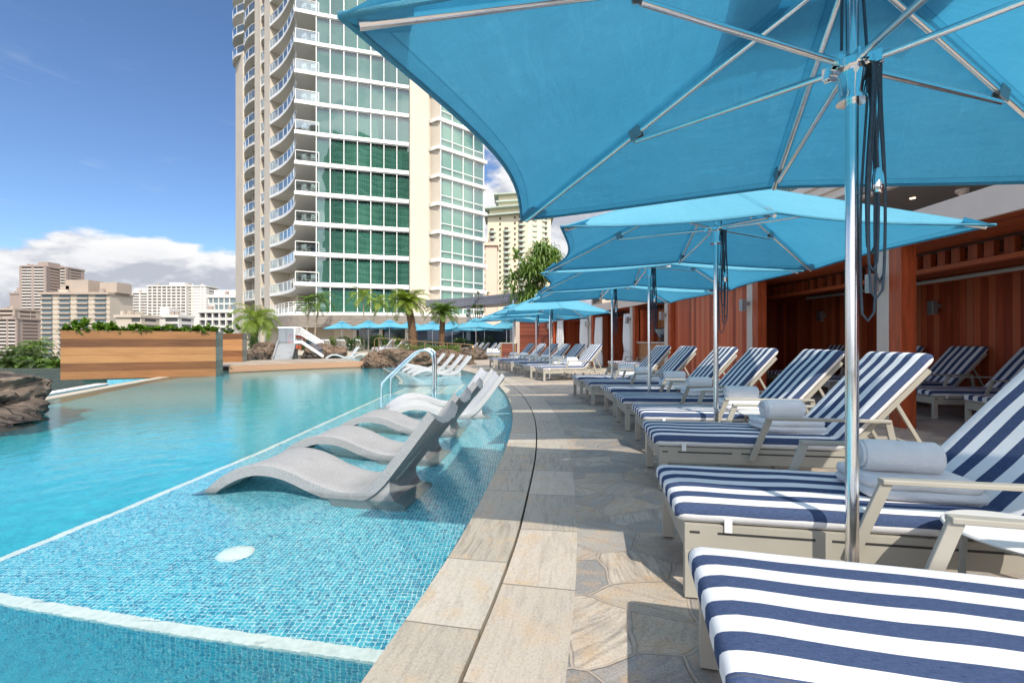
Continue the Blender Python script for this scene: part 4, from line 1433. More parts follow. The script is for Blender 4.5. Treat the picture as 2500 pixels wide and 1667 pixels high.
# ------------------------------------------------------------------ parasols
def make_parasol(ropes=True, detail=True):
    t = empty('parasol')
    A, B, ZC, ZM, ZA = 1.50, 0.98, 1.885, 1.975, 2.55
    mb = MB()
    mb.tube([(0, 0, 0.02), (0, 0, 2.56)], 0.0215, 20)
    mb.build('pole', M['alu'], t, 60)
    mb = MB()
    mb.lathe([(0.0, 0.03), (0.03, 0.03), (0.032, 0.012), (0.15, 0.010), (0.155, 0.0)], 28)
    for k in range(4):
        mb.lathe([(0.0, 0.022), (0.012, 0.022), (0.013, 0.010)], 6, (0.11 * math.cos(k * 1.571 + .78), 0.11 * math.sin(k * 1.571 + .78), 0))
    mb.build('base_plate', M['steel'], t, 40)
    tips = [(A, B, ZC), (0, B, ZM), (-A, B, ZC), (-A, -B, ZC), (0, -B, ZM), (A, -B, ZC)]
    apex = Vector((0, 0, ZA))
    mb = MB()
    hem = MB()
    NR, NS = 14, 14
    for k in range(6):
        p, q = Vector(tips[k]), Vector(tips[(k + 1) % 6])
        short = abs(p.x - q.x) < 0.1
        pull = 0.15 if short else 0.055
        rows, uvs = [], []
        for i in range(NR + 1):
            r_ = 0.14 + 0.86 * i / NR
            row = []
            uvs.append([(min(j, NS - j) / NS * r_ * (p - q).length, r_) for j in range(NS + 1)])
            for j in range(NS + 1):
                s = j / NS
                a, b = apex.lerp(p, r_), apex.lerp(q, r_)
                m_ = a.lerp(b, s)
                bow = 4 * s * (1 - s)
                inward = Vector((-m_.x, -m_.y, 0))
                if inward.length > 1e-5:
                    inward.normalize()
                m_ = m_ + inward * pull * bow * r_ ** 3 + Vector((0, 0, -0.035 * bow * r_ * (1 - 0.6 * r_)))
                row.append(tuple(m_))
            rows.append(row)
        mb.grid(rows, 0, uvs)
        hem.tube(rows[-1], 0.009, 6)
    can = mb.build('canopy', M['canopy'], t, 15)
    hem.build('hem', M['canopy'], can, 60)
    # vent cap
    mb = MB()
    for k in range(6):
        p, q = Vector(tips[k]), Vector(tips[(k + 1) % 6])
        rows = []
        for i in range(5):
            r_ = 0.02 + 0.25 * i / 4
            rows.append([tuple(apex.lerp(p, r_).lerp(apex.lerp(q, r_), s / 4) + Vector((0, 0, 0.055 - 0.02 * i / 4 * (4 * (s / 4) * (1 - s / 4))))) for s in range(5)])
        mb.grid(rows)
    mb.build('vent_cap', M['canopy'], t, 30)
    mb = MB()
    mb.lathe([(0.0, 2.74), (0.012, 2.735), (0.02, 2.70), (0.022, 2.655), (0.035, 2.65), (0.035, 2.63), (0.0, 2.62)], 14)
    mb.build('finial', M['alu'], t, 40)
    # hubs
    mb = MB()
    mb.lathe([(0.022, 2.51), (0.055, 2.51), (0.06, 2.495), (0.06, 2.47), (0.05, 2.45), (0.022, 2.45)], 20)
    mb.build('crown_hub', M['black'], t, 40)
    zr = 2.095
    mb = MB()
    mb.lathe([(0.0225, zr + 0.035), (0.05, zr + 0.035), (0.072, zr + 0.018), (0.072, zr - 0.010), (0.046, zr - 0.018), (0.040, zr - 0.10), (0.050, zr - 0.115), (0.050, zr - 0.125), (0.0225, zr - 0.125)], 24)
    for k in range(6):
        a = math.atan2(tips[k][1], tips[k][0])
        c = Vector((math.cos(a), math.sin(a), 0))
        sd = Vector((-c.y, c.x, 0))
        for s in (-1, 1):
            mb.bar(tuple(c * 0.055 + sd * s * 0.014 + Vector((0, 0, zr + 0.01))), tuple(c * 0.092 + sd * s * 0.014 + Vector((0, 0, zr + 0.01))), 0.007, 0.042)
    mb.build('runner_hub', [M['steel']], t, 40)
    for k in range(6):
        tip = Vector(tips[k])
        a = math.atan2(tip.y, tip.x)
        c = Vector((math.cos(a), math.sin(a), 0))
        st = c * 0.045 + Vector((0, 0, 2.475))
        end = apex.lerp(tip, 0.975) + Vector((0, 0, -0.030))
        mb = MB()
        mb.tube([tuple(st), tuple(end)], 0.0145, 10)
        rib = mb.build('rib', M['alu'], t, 60)
        f = 0.515 if abs(tip.x) > 0.1 else 0.90
        j = st.lerp(end, f) + Vector((0, 0, -0.016))
        mb = MB()
        mb.tube([tuple(c * 0.080 + Vector((0, 0, zr + 0.010))), tuple(j + Vector((0, 0, -0.022)))], 0.0125, 10)
        mb.build('strut', M['alu'], t, 60)
        d = (end - st).normalized()
        sd = Vector((-c.y, c.x, 0))
        mb = MB()
        for s in (-1, 1):
            p = j + sd * s * 0.014
            mb.bar(tuple(p - d * 0.032 + Vector((0, 0, 0.014))), tuple(p + d * 0.032 + Vector((0, 0, 0.014))), 0.006, 0.062)
        mb.build('strut_bracket', M['lampgrey'], rib, None, 0.003)
        if abs(tip.x) > 0.1:
            # fabric pocket that takes the rib end
            mb = MB()
            e0 = apex.lerp(tip, 0.90)
            w = 0.11
            q = apex.lerp(tip, 0.998)
            rows = [[tuple(e0 + sd * w * s + Vector((0, 0, -0.010 - 0.028 * (1 - s * s)))) for s in (-1, -.5, 0, .5, 1)],
                    [tuple(e0.lerp(q, .6) + sd * w * 0.55 * s + Vector((0, 0, -0.010 - 0.026 * (1 - s * s)))) for s in (-1, -.5, 0, .5, 1)],
                    [tuple(q + sd * 0.012 * s + Vector((0, 0, -0.006))) for s in (-1, -.5, 0, .5, 1)]]
            mb.grid(rows)
            mb.build('corner_pocket', M['canopy'], can, 60)
    if ropes:
        rp = random.Random(12)
        mb = MB()
        for k in range(5):
            x0, y0 = 0.045 + 0.016 * (k % 3), -0.05 + 0.012 * k
            Lr = (0.62, 0.72, 0.66, 0.80, 0.55)[k]
            w = 0.018 + 0.008 * (k % 2)
            pts = [(x0, y0, 2.08), (x0 - w * .3, y0 - 0.01, 1.95), (x0 - w, y0 - 0.006, 1.95 - Lr * .5), (x0 - w * .7, y0, 1.98 - Lr), (x0, y0, 1.955 - Lr),
                   (x0 + w * .8, y0 + .004, 1.985 - Lr), (x0 + w * 1.1, y0 + 0.006, 1.95 - Lr * .5), (x0 + w * .4, y0 + 0.006, 1.96), (x0 + 0.004, y0, 2.09)]
            mb.tube(spline(pts, 0.04), 0.0043, 7)
        mb.tube([(0.028, 0.0, 2.50), (0.040, -0.02, 2.14)], 0.005, 6)
        mb.tube([(-0.028, 0.01, 2.50), (-0.034, 0.0, 2.17)], 0.005, 6)
        mb.build('pull_rope', M['rope'], t, 60)
        mb = MB()
        mb.lathe([(0.0, 0.045), (0.008, 0.043), (0.017, 0.02), (0.019, 0.0), (0.019, -0.028), (0.014, -0.045), (0.0, -0.047)], 16, (0.062, -0.045, 1.66))
        mb.build('rope_weight', M['steel'], t, 40)
        mb = MB()
        mb.box(0.030, 0.062, -0.03, 0.012, zr - 0.045, zr + 0.0)
        mb.build('rope_pulley', M['black'], t, None, 0.004)
    return t


pz = make_parasol()
par = [(1.27, 1.70, -14.5, 1.0, 'aqua parasol overhead filling the top right, with cleat rope on its chrome pole'),
       (1.86, 4.15, -1, 1.0, 'second aqua parasol from the camera, tilted in view with its pale top lit'),
       (1.89, 6.27, -3, 1.0, 'third aqua parasol from the camera, just under the edge of the second'),
       (1.87, 8.50, 3, 1.0, 'fourth aqua parasol from the camera, under the edge of the third'),
       (1.10, 13.25, 15, 1.0, 'fifth aqua parasol from the camera, over the first loungers of the middle group'),
       (0.83, 15.6, 17, 1.0, 'sixth aqua parasol from the camera, over the middle group of loungers'),
       (0.05, 18.3, 18, 1.0, 'seventh aqua parasol, beside the wooden slat screen')]
for i, (x, y, a, s, lab) in enumerate(par):
    o = pz if i == 0 else copy_tree(pz)
    o.location = (x, y, 0.001)
    o.rotation_euler.z = R(a)
    tag(o, lab, 'parasol', 'aqua parasols along the row of loungers')
far = [(835, 800, 39.0, 20, 0.24, 'far left aqua parasol over the three loungers facing the camera'),
       (899, 800, 37.5, 25, 0.24, 'far aqua parasol second from the left, behind the slender palms'),
       (951, 800, 36.5, 20, 0.24, 'far aqua parasol left of the tall palm with the shaggy trunk'),
       (1003, 800, 38.0, 10, 0.24, 'far aqua parasol behind the shaggy palm trunk'),
       (1056, 800, 34.0, 15, 0.0, 'far aqua parasol between the two thick palms'),
       (1104, 800, 33.5, 12, 0.0, 'far aqua parasol right of the second thick palm'),
       (1162, 800, 29.0, 14, 0.0, 'largest aqua parasol of the far group, over the loungers by the host stand'),
       (1237, 800, 31.0, 16, 0.0, 'far aqua parasol at the right end, behind the wood slat screen'),
       (1131, 800, 37.0, 12, 0.0, 'back row far aqua parasol seen between two front ones'),
       (1183, 800, 36.0, 12, 0.0, 'back row far aqua parasol near the right end by the hedge'),
       (1037, 800, 39.0, 12, 0.0, 'back row far aqua parasol left of the second thick palm')]
pf = None
for i, (u, v, Y, a, z, lab) in enumerate(far):
    o = copy_tree(pz)
    for ch in list(o.children):
        if ch.name.split('.')[0] in ('pull_rope', 'rope_weight', 'rope_pulley'):
            bpy.data.objects.remove(ch)
    o.location = ((u - 1250) * Y / 1111, Y, z)
    o.rotation_euler.z = R(a)
    tag(o, lab, 'parasol', 'aqua parasols of the far terrace')

# ------------------------------------------------------------------ wooden cabana along the right side
FRONT = spline([(5.0, -6), (5.0, 0), (4.97, 3), (4.95, 5.77), (5.08, 8.0), (5.08, 9.4), (4.92, 11.4), (4.70, 13.2), (4.36, 16.2), (3.45, 19.8), (1.95, 22.8)], 0.4)
FRONT = [(p[0], p[1]) for p in FRONT]
BACKW = offset(FRONT, -2.75)
cab = empty('cabana', (6, 8, 0))


def cpart(mb, name, m_, smooth=None, bevel=0):
    o = mb.build(name, m_, None, smooth, bevel)
    o.parent = cab
    o.matrix_parent_inverse = Matrix.Translation((-6, -8, 0))
    return o


def along(path, y):
    """plan point and left normal of a path at a given y"""
    for a, b in zip(path, path[1:]):
        if (a[1] - y) * (b[1] - y) <= 0 and a[1] != b[1]:
            f = (y - a[1]) / (b[1] - a[1])
            d = Vector((b[0] - a[0], b[1] - a[1])).normalized()
            return Vector((a[0] + (b[0] - a[0]) * f, y)), d, Vector((-d.y, d.x))


mb = MB(); mb.wall(BACKW, 0, 2.14, -0.1)
cpart(mb, 'back_wall', M['redwood'])
mb = MB()
mb.wall(offset(BACKW, 0.02), 2.142, 2.50, -0.05)
cpart(mb, 'wall_plate', M['redplain'])
mb = MB()
tb_ = offset(BACKW, 0.10)
for y0, y1 in ((-4, 5.2), (5.6, 9.3), (9.6, 12.0)):
    pts = [(p[0], p[1], 2.185) for p in tb_ if y0 < p[1] < y1]
    if len(pts) > 1:
        mb.tube(pts, 0.035, 10)
cpart(mb, 'roller_tube', M['white'], 60)
# roof: fascia, sheet, ceiling slats, joists, front beam
fo = offset(FRONT, 0.17)
mb = MB(); mb.wall(fo, 2.325, 2.63, -0.05)
cpart(mb, 'fascia', M['fascia'])
mb = MB()
a, b = offset(FRONT, 0.115), offset(FRONT, -3.1)
mb.grid([[(p[0], p[1], 2.60) for p in a], [(p[0], p[1], 2.54) for p in b]])
mb.grid([[(p[0], p[1], 2.50) for p in b], [(p[0], p[1], 2.57) for p in a]])
cpart(mb, 'roof', M['fascia'])


def slat_row(mb, d, w, z, k):
    q0, q1 = offset(FRONT, d), offset(FRONT, d - w)
    uv = [[(i * .4, k * .6 + .05) for i in range(len(q0))], [(i * .4, k * .6) for i in range(len(q0))]]
    mb.grid([[(p[0], p[1], z) for p in q1], [(p[0], p[1], z) for p in q0]], 0, uv)
    mb.grid([[(p[0], p[1], z) for p in q0], [(p[0], p[1], z + 0.03) for p in q0]], 0, uv)
    mb.grid([[(p[0], p[1], z + 0.03) for p in q1], [(p[0], p[1], z) for p in q1]], 0, uv)


mb = MB()
for k in range(13):
    slat_row(mb, 0.10 - k * 0.086, 0.050, 2.365, k)
cpart(mb, 'overhang_slats', M['redplain'])
mb = MB()
for k in range(16):
    slat_row(mb, -1.20 - k * 0.096, 0.055, 2.255, k)
cpart(mb, 'ceiling_slats', M['redplain'])
mb = MB()
mb.wall(offset(FRONT, -1.08), 2.135, 2.42, -0.03)
cpart(mb, 'joist_board', M['slatwood'])
for i in range(70):
    c, d, nn = along(FRONT, 2.4 + i * 0.235)
    s0 = c - nn * 1.0
    s1 = c - nn * 1.077
    mb = MB()
    mb.bar((s0.x, s0.y, 2.235), (s1.x, s1.y, 2.235), 0.12, 0.19)
    cpart(mb, 'joist', M['redbeam'])
mb = MB(); mb.wall(offset(FRONT, -0.98), 2.07, 2.132, -0.16)
cpart(mb, 'front_beam', M['redplain'])
# posts, each with a painted pillar beside it
for y, w in ((2.0, 0.2), (5.77, 0.19), (9.35, 0.19), (13.35, 0.16), (16.1, 0.16), (19.6, 0.16), (22.5, 0.16)):
    c, d, nn = along(FRONT, y)
    mb = MB()
    mt = Matrix.Translation((c.x, c.y, 0)) @ Matrix.Rotation(math.atan2(d.y, d.x), 4, 'Z')
    mb.box(-w / 2, w / 2, -w / 2, w / 2, 0.0, 2.36, 0, mt)
    cpart(mb, 'post', M['redbeam'], None, 0.006)
    mb = MB()
    mb.box(w / 2 + 0.003, w / 2 + 0.20, -0.06, 0.10, 0.0, 2.36, 0, mt)
    cpart(mb, 'pillar', M['pillar'], None, 0.006)
# partition and closed plank front between the far wood post and the bar
mb = MB()
pp = [p for p in offset(FRONT, -0.03) if 9.5 < p[1] < 13.3]
mb.wall(pp, 0, 2.36, -0.06)
cpart(mb, 'front_panel', M['redwood'])
for y in (13.45, 16.0, 19.5, 22.6):
    c, d, nn = along(FRONT, y)
    e = c - nn * 2.7
    mb = MB()
    c2 = c - nn * 0.12
    mb.wall([(c2.x, c2.y), (e.x, e.y)], 0, 2.2, 0.06)
    cpart(mb, 'partition', M['redwood'])
# bar bay: lit wood back and a counter
c0, d0, n0 = along(FRONT, 13.6)
c1, d1, n1_ = along(FRONT, 15.9)
mb = MB()
e0, e1 = c0 - n0 * 0.75, c1 - n1_ * 0.75
mb.wall([(e0.x, e0.y), (e1.x, e1.y)], 1.0, 2.2, -0.05)
cpart(mb, 'bar_back', M['barwood'])
mb = MB()
e0, e1 = c0 - n0 * 0.02, c1 - n1_ * 0.02
mb.wall([(e0.x, e0.y), (e1.x, e1.y)], 0.0, 1.02, -0.05)
cpart(mb, 'bar_front', M['barwood'])
mb = MB()
q = [c0 + n0 * 0.06, c1 + n1_ * 0.06, c1 - n1_ * 0.7, c0 - n0 * 0.7]
mb.prism([(p.x, p.y) for p in q], 1.025, 1.065)
cpart(mb, 'counter', M['pillar'], None, 0.005)
# slatted screen wall at the far end
mb = MB(); mb.wall([(1.95, 23.0), (0.45, 24.3)], 0, 2.25, 0.06)
cpart(mb, 'slat_screen', M['slatwood'])
mb = MB(); mb.wall([(0.40, 24.35), (0.10, 23.9)], 0, 2.25, 0.06)
cpart(mb, 'screen_return', M['pillar'])
tag(cab, 'red wood cabana with slatted ceiling, posts and cream fascia along the right side', 'cabana')


def wall_lamp(c, d, nn, z, lab, side=1):
    t = empty('wall_lamp', (c.x, c.y, z), math.atan2(d.y, d.x))
    mb = MB(); mb.box(-0.05, 0.05, 0.0, 0.07, -0.03, 0.05)
    mb.build('bracket', M['lampgrey'], t, None, 0.003)
    mb = MB(); mb.box(-0.055, 0.055, 0.071, 0.17, -0.14, 0.10)
    mb.build('housing', M['lampgrey'], t, None, 0.004)
    mb = MB(); mb.box(-0.045, 0.045, 0.08, 0.16, -0.143, -0.1405)
    mb.build('lens', M['white'], t)
    tag(t, lab, 'wall lamp', 'square grey wall lamps of the cabana')


for y, z, lab in ((5.95, 1.86, 'square grey wall lamp on the pillar of the nearest wood post'), (9.53, 1.86, 'square grey wall lamp on the pillar of the farther wood post'),
                  (13.5, 1.86, 'square grey wall lamp on the pillar right of the bar opening'), (16.27, 1.86, 'square grey wall lamp on the pillar left of the bar opening'),
                  (19.78, 1.86, 'square grey wall lamp on the pillar between two white curtains'), (22.65, 1.86, 'square grey wall lamp on the farthest pillar by the slat screen')):
    c, d, nn = along(FRONT, y)
    wall_lamp(c + nn * 0.128, d, nn, z, lab)
for y, lab in ((8.35, 'dark square wall lamp on the plank wall in the right cabana bay'), (11.2, 'dark square wall lamp on the plank wall in the second cabana bay')):
    c, d, nn = along(BACKW, y)
    wall_lamp(c + nn * 0.003, d, nn, 1.72, lab)
c, d, nn = along(FRONT, 14.9)
wall_lamp(c - nn * 0.747, d, nn, 1.75, 'dark square wall lamp on the wood back of the bar')


def curtain(y, wdt, lab, lean=0.0):
    c, d, nn = along(FRONT, y)
    t = empty('curtain', (c.x, c.y, 0), math.atan2(d.y, d.x))
    rows = []
    for i in range(13):
        z = 2.10 - i * 2.06 / 12
        pinch = 1.0 - 0.30 * math.exp(-((z - 0.75) / 0.22) ** 2)
        row = []
        for k in range(61):
            s = k / 60 - 0.5
            row.append((s * wdt * pinch * (0.8 + 0.2 * i / 12) + lean * i / 12, 0.045 * math.sin(k * 1.05 + 0.15 * i) * pinch + 0.01 * math.sin(k * .33), z))
        rows.append(row)
    mb = MB(); mb.grid(rows)
    o = mb.build('cloth', M['curtain'], t, 60)
    sm = o.modifiers.new('thick', 'SOLIDIFY'); sm.thickness = 0.004
    mb = MB()
    mb.tube([(wdt * 0.36 * math.cos(k * .2618), 0.06 * math.sin(k * .2618), 0.76 + 0.02 * math.cos(k * .26)) for k in range(24)], 0.018, 6, 0, False, True)
    mb.build('tieback', M['curtain'], t, 60)
    tag(t, lab, 'curtain', 'white cabana curtains')


curtain(16.75, 0.75, 'white curtain tied back left of the bar opening', -0.05)
curtain(19.15, 0.75, 'white curtain right of the pillar lamp in the dark cabana', 0.05)
curtain(20.35, 0.75, 'white curtain left of the pillar lamp in the dark cabana', -0.05)
curtain(22.05, 0.6, 'narrow white curtain at the far end beside the slat screen', 0.0)

# point of sale screens on the bar counter
for i, (y, lab) in enumerate(((14.55, 'left tilted touch screen till on the bar counter'), (14.0, 'right tilted touch screen till on the bar counter'))):
    c, d, nn = along(FRONT, y)
    p = c - nn * 0.22
    t = empty('till_screen', (p.x, p.y, 1.066), math.atan2(d.y, d.x) + R(25))
    t.scale = (1.15, 1.15, 1.15)
    mt = Matrix.Translation((0, 0, 0.25)) @ Matrix.Rotation(R(-35), 4, 'X')
    mb = MB(); mb.box(-0.19, 0.19, -0.015, 0.015, -0.16, 0.16, 0, mt)
    mb.build('screen_case', M['black'], t, None, 0.006)
    mb = MB(); mb.box(-0.165, 0.165, 0.0155, 0.017, -0.135, 0.135, 0, mt)
    mb.build('display', plain('till_display', (0.22, 0.27, 0.30), 0.1, 0, 0.3, 4), t)
    mb = MB(); mb.box(-0.10, 0.10, -0.10, 0.10, 0.0, 0.03); mb.box(-0.04, 0.04, -0.03, 0.0, 0.03, 0.22)
    mb.build('stand', M['black'], t, None, 0.006)
    tag(t, lab, 'till', 'tills on the bar counter')
# towel thrown over the back of a cabana lounger
lo = LOUNGERS[19]
a = lo.rotation_euler.z
mb = MB()
rows = []
for i in range(9):
    f = i / 8
    row = []
    for k in range(9):
        s = k / 8 - 0.5
        x = 1.62 + 0.25 * (f - 0.4) + 0.02 * math.sin(k * 2 + i)
        z = 1.02 - 0.55 * abs(f - 0.4) + 0.02 * math.cos(k * 1.7 + i * .9)
        row.append((x, -0.12 + s * 0.36 + 0.02 * math.sin(i * 1.3), z))
    rows.append(row)
mb.grid(rows)
o = mb.build('draped_towel', M['towel'], None, 60)
o.modifiers.new('thick', 'SOLIDIFY').thickness = 0.012
o.location = (lo.location.x, lo.location.y, 0)
o.rotation_euler.z = a
tag(o, 'crumpled white towel hung over the back of a lounger beside the curtain', 'towel')

# host stand
t = empty('host_stand', (-0.15, 21.6, 0), R(-8))
mb = MB(); mb.wall([(-0.36, -0.2), (0.36, -0.2), (0.36, 0.25), (-0.36, 0.25), (-0.36, -0.2)], 0.0, 0.98)
mb.build('cabinet', M['slatwood'], t)
mb = MB(); mb.box(-0.40, 0.40, -0.24, 0.28, 0.985, 1.02)
mb.build('top', M['pillar'], t, None, 0.004)
for x in (-0.33, 0.33):
    mb = MB(); mb.box(x - .03, x + .03, -0.235, -0.205, 0.0, 0.98)
    mb.build('corner_post', M['bronze'], t)
tag(t, 'small slatted wood host stand in front of the slat screen', 'stand')

# ------------------------------------------------------------------ hotel tower
def root_at(name, loc):
    o = empty(name, loc)
    o['_l'] = list(loc)
    return o


def wpart(root, mb, name, m_, parent=None, smooth=None, bevel=0):
    """a part given in world coordinates, hung under its thing (or under a part of it)"""
    o = mb.build(name, m_, None, smooth, bevel)
    o.parent = parent or root
    if parent is None:
        o.matrix_parent_inverse = Matrix.Translation(-Vector(root['_l']))
    return o


TW = root_at('hotel_tower', (-15, 55, 0))
F0, FH, NF = 3.9, 3.0, 17
A0, A1 = Vector((-19.6, 45.6)), Vector((-10.8, 48.0))
B1 = Vector((-8.7, 49.3))
C0, C1 = Vector((-7.65, 48.6)), Vector((-3.31, 52.6))
ZT = F0 + FH * NF
# core walls
P1 = Vector((-29.7, 55.9))
fd = Vector((-0.685, 0.728))
fin = Vector((0.728, 0.685))          # inward


def fp(s, d=0.0):
    q = P1 + fd * s + fin * d
    return (q.x, q.y)


mb = MB()
core = [(A0.x + .35, A0.y + .5), (A1.x, A1.y + .25), (B1.x, B1.y), (C0.x + .25, C0.y + .35), (C1.x - .1, C1.y + .2), (-4.6, 64), (-20, 86), fp(19, 2.2), fp(0, 2.2), (-18.6, 49.2)]
mb.prism(core, 0.0, ZT)
wpart(TW, mb, 'wall', M['cream'])
mb = MB()
mb.wall([tuple(A1 + Vector((0.02, -0.25))), tuple(B1 + Vector((-0.35, -0.45)))], F0 - .6, ZT, -0.25)
wpart(TW, mb, 'corner_wall', M['cream'])
for s0, s1, top in ((0.0, 2.5, ZT), (4.3, 7.0, ZT), (13.3, 17.5, F0 + FH * 13)):
    mb = MB()
    mb.prism([fp(s0), fp(s1), fp(s1, 2.3), fp(s0, 2.3)], 0.0, top)
    wpart(TW, mb, 'pier', M['cream'])
# fin walls dividing the balconies
mb = MB()
mb.prism([fp(10.1, 0.5), fp(10.35, 0.5), fp(10.35, 2.3), fp(10.1, 2.3)], F0, ZT)
wpart(TW, mb, 'fin_wall', M['cream'])
mb = MB()
mb.prism([(-25.1, 53.4), (-25.35, 53.5), (-23.4, 55.0), (-23.2, 54.9)], F0, ZT)
wpart(TW, mb, 'fin_wall', M['cream'])
curve = [(p[0], p[1]) for p in spline([(-21.4, 44.9), (-22.75, 48.0), (-24.8, 51.1), (-27.2, 53.8), (-29.68, 55.88)], 0.5)]
bay1 = [fp(2.5, 0.1), fp(3.4, -0.1), fp(4.3, 0.1)]
bay2 = [(p[0], p[1]) for p in spline([fp(7.0, 0.2), fp(9.0, -0.25), fp(11.2, -0.25), fp(13.3, 0.2)], 0.7)]
bay3 = [(p[0], p[1]) for p in spline([fp(13.3, 0.2), fp(15.5, -0.6), fp(18, -0.2), fp(19.5, 1.2)], 0.7)]
slab_poly = [tuple(A0 + Vector((0.4, 0.02)))] + curve + [fp(0, 2.3), (-18.5, 49.3)]


def railing(path, z, name_parent):
    rail = MB()
    rail.tube([(p[0], p[1], z + 1.08) for p in path], 0.045, 6)
    acc, last = 0, None
    for i, p in enumerate(path):
        if i:
            acc += (Vector(p) - Vector(path[i - 1])).length
        if i == 0 or i == len(path) - 1 or acc - last > 1.25:
            rail.bar((p[0], p[1], z), (p[0], p[1], z + 1.08), 0.055, 0.055)
            last = acc
    rail.grid([[(p[0], p[1], z + 0.06) for p in path], [(p[0], p[1], z + 0.10) for p in path]])
    r_ = wpart(TW, rail, 'railing', M['white'], name_parent)
    gl = MB()
    gl.wall(path, z + 0.1, z + 1.04, 0.02)
    wpart(TW, gl, 'glass_panel', M['railglass'], name_parent)
    return r_


def curtain_wall(path_a, path_b, z, npane, transom=None, h=None):
    """a storey of glazing: frame, glass, drapes"""
    a, b = Vector(path_a), Vector(path_b)
    d = (b - a).normalized()
    o = Vector((d.y, -d.x))          # outward, to the right of the run
    h = h or FH - 0.34
    fr = MB()
    L = (b - a).length
    for k in range(npane + 1):
        p = a + d * (L * k / npane)
        fr.bar((p.x + o.x * .04, p.y + o.y * .04, z), (p.x + o.x * .04, p.y + o.y * .04, z + h), 0.075, 0.12, 0, (o.x, o.y, 0))
    for zz in (z + 0.04, z + h - 0.04) + ((z + transom,) if transom else ()):
        fr.bar((a.x + o.x * .035, a.y + o.y * .035, zz), (b.x + o.x * .035, b.y + o.y * .035, zz), 0.10, 0.07)
    w = wpart(TW, fr, 'window', M['white'])
    gl = MB()
    gl.wall([tuple(a), tuple(b)], z + 0.05, z + h - 0.05)
    wpart(TW, gl, 'glass', M['glass'], w)
    dr = MB()
    N = int(L / 0.09)
    pts = []
    for k in range(N + 1):
        p = a + d * (L * k / N) - o * (0.16 + (0.03 if k % 2 else 0))
        pts.append((p.x, p.y))
    dr.wall(pts, z + 0.02, [z + h - 0.18 - (0.10 if k % 4 < 2 else 0) for k in range(N + 1)])
    wpart(TW, dr, 'drapes', M['drapes'], w)
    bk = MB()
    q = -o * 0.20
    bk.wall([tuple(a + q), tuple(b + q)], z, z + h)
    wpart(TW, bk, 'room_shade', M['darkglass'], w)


for k in range(NF + 1):
    z = F0 + FH * k
    # storey slab: balcony slab with the curved edge plus ledges along the glazing
    mb = MB()
    mb.prism(slab_poly, z - 0.26, z, 0)
    sl = wpart(TW, mb, 'balcony_slab', M['soffit'])
    mb = MB()
    e = offset(curve, 0.03)
    mb.wall(e[::-1], z - 0.30, z + 0.03, -0.06)
    mb.wall([tuple(A0 + Vector((0.3, -0.05))), (-21.42, 44.86)][::-1], z - 0.30, z + 0.03, -0.06)
    wpart(TW, mb, 'slab_edge', M['white'], sl)
    mb = MB()
    mb.wall([tuple(A0 + Vector((-.1, -0.22))), tuple(A1 + Vector((-.02, -0.24)))], z - 0.31, z + 0.03, 0.35)
    q0, q1, q2 = B1 + Vector((-.25, -.2)), C0 + Vector((-0.15, -0.35)), C1 + Vector((0.45, -0.02))
    mb.wall([tuple(q0), tuple(q1), tuple(q2)], z - 0.31, z + 0.03, 0.4)
    wpart(TW, mb, 'ledge', M['white'])
    mb = MB()
    mb.prism(bay1 + [fp(4.3, 2.3), fp(2.5, 2.3)], z - 0.24, z)
    mb.prism(bay2 + [fp(13.3, 2.3), fp(7.0, 2.3)], z - 0.24, z)
    if k >= 13:
        mb.prism(bay3 + [fp(19.5, 2.3), fp(13.3, 2.3)], z - 0.24, z)
    wpart(TW, mb, 'bay_slab', M['soffit'])
    if k == NF:
        continue
    railing(curve[1:], z, sl)
    railing([(-21.38, 44.92), tuple(A0 + Vector((0.25, -0.0)))], z, sl)
    mb_p = sl
    railing(bay2, z, sl)
    railing(bay1, z, sl)
    if k >= 13:
        railing(bay3, z, sl)
    curtain_wall(A0, A1, z + 0.03, 7)
    curtain_wall(C0, C1, z + 0.03, 4, 0.78)
    mb = MB()
    mb.wall([tuple(B1 + Vector((-.1, -.1))), tuple(C0 + Vector((-.02, 0)))], z + 0.03, z + FH - 0.31, 0.2)
    wpart(TW, mb, 'bay_side', M['cream'])
    # doors in the recess walls
    mb = MB()
    for s0, s1, dd in ((7.6, 9.8, 2.17), (10.8, 12.8, 2.17)):
        mb.wall([fp(s0, dd), fp(s1, dd)], z + 0.05, z + 2.35, 0.02)
    mb.wall([(-22.2, 51.4), (-24.6, 53.9)], z + 0.05, z + 2.35, -0.02)
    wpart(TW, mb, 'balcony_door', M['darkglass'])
tag(TW, 'cream hotel tower with curved balconies and green glazed corner', 'tower')

# balcony chairs
def balcony_chair():
    t = empty('balcony_chair')
    mb = MB()
    mb.box(-.28, .28, -.28, .28, .36, .40)
    mb.build('seat', M['white'], t)
    mb = MB()
    for z in (.52, .64, .76):
        mb.box(-.28, .28, .24, .28, z, z + .07)
    mb.build('backrest', M['white'], t)
    mb = MB()
    for x in (-.26, .26):
        for y in (-.26, .26):
            mb.box(x - .02, x + .02, y - .02, y + .02, 0, .36 if y < 0 else .83)
        mb.box(x - .025, x + .025, -.28, .26, .56, .60)
    mb.build('frame', M['white'], t)
    return t


bc = None
for k in range(11):
    z = F0 + FH * k + 0.001
    for j, dx in enumerate((0.45, 1.2)):
        if k in (2, 6) and j == 1:
            continue
        o = bc = balcony_chair() if bc is None else copy_tree(bc)
        o.location = (-21.1 + dx, 45.5 + dx * .25, z)
        o.rotation_euler.z = R(160 + 35 * j)
        tag(o, '%s white chair on the corner balcony of storey %d of the hotel tower' % (('left', 'right')[j], k + 1), 'chair', 'white chairs on the tower corner balconies')

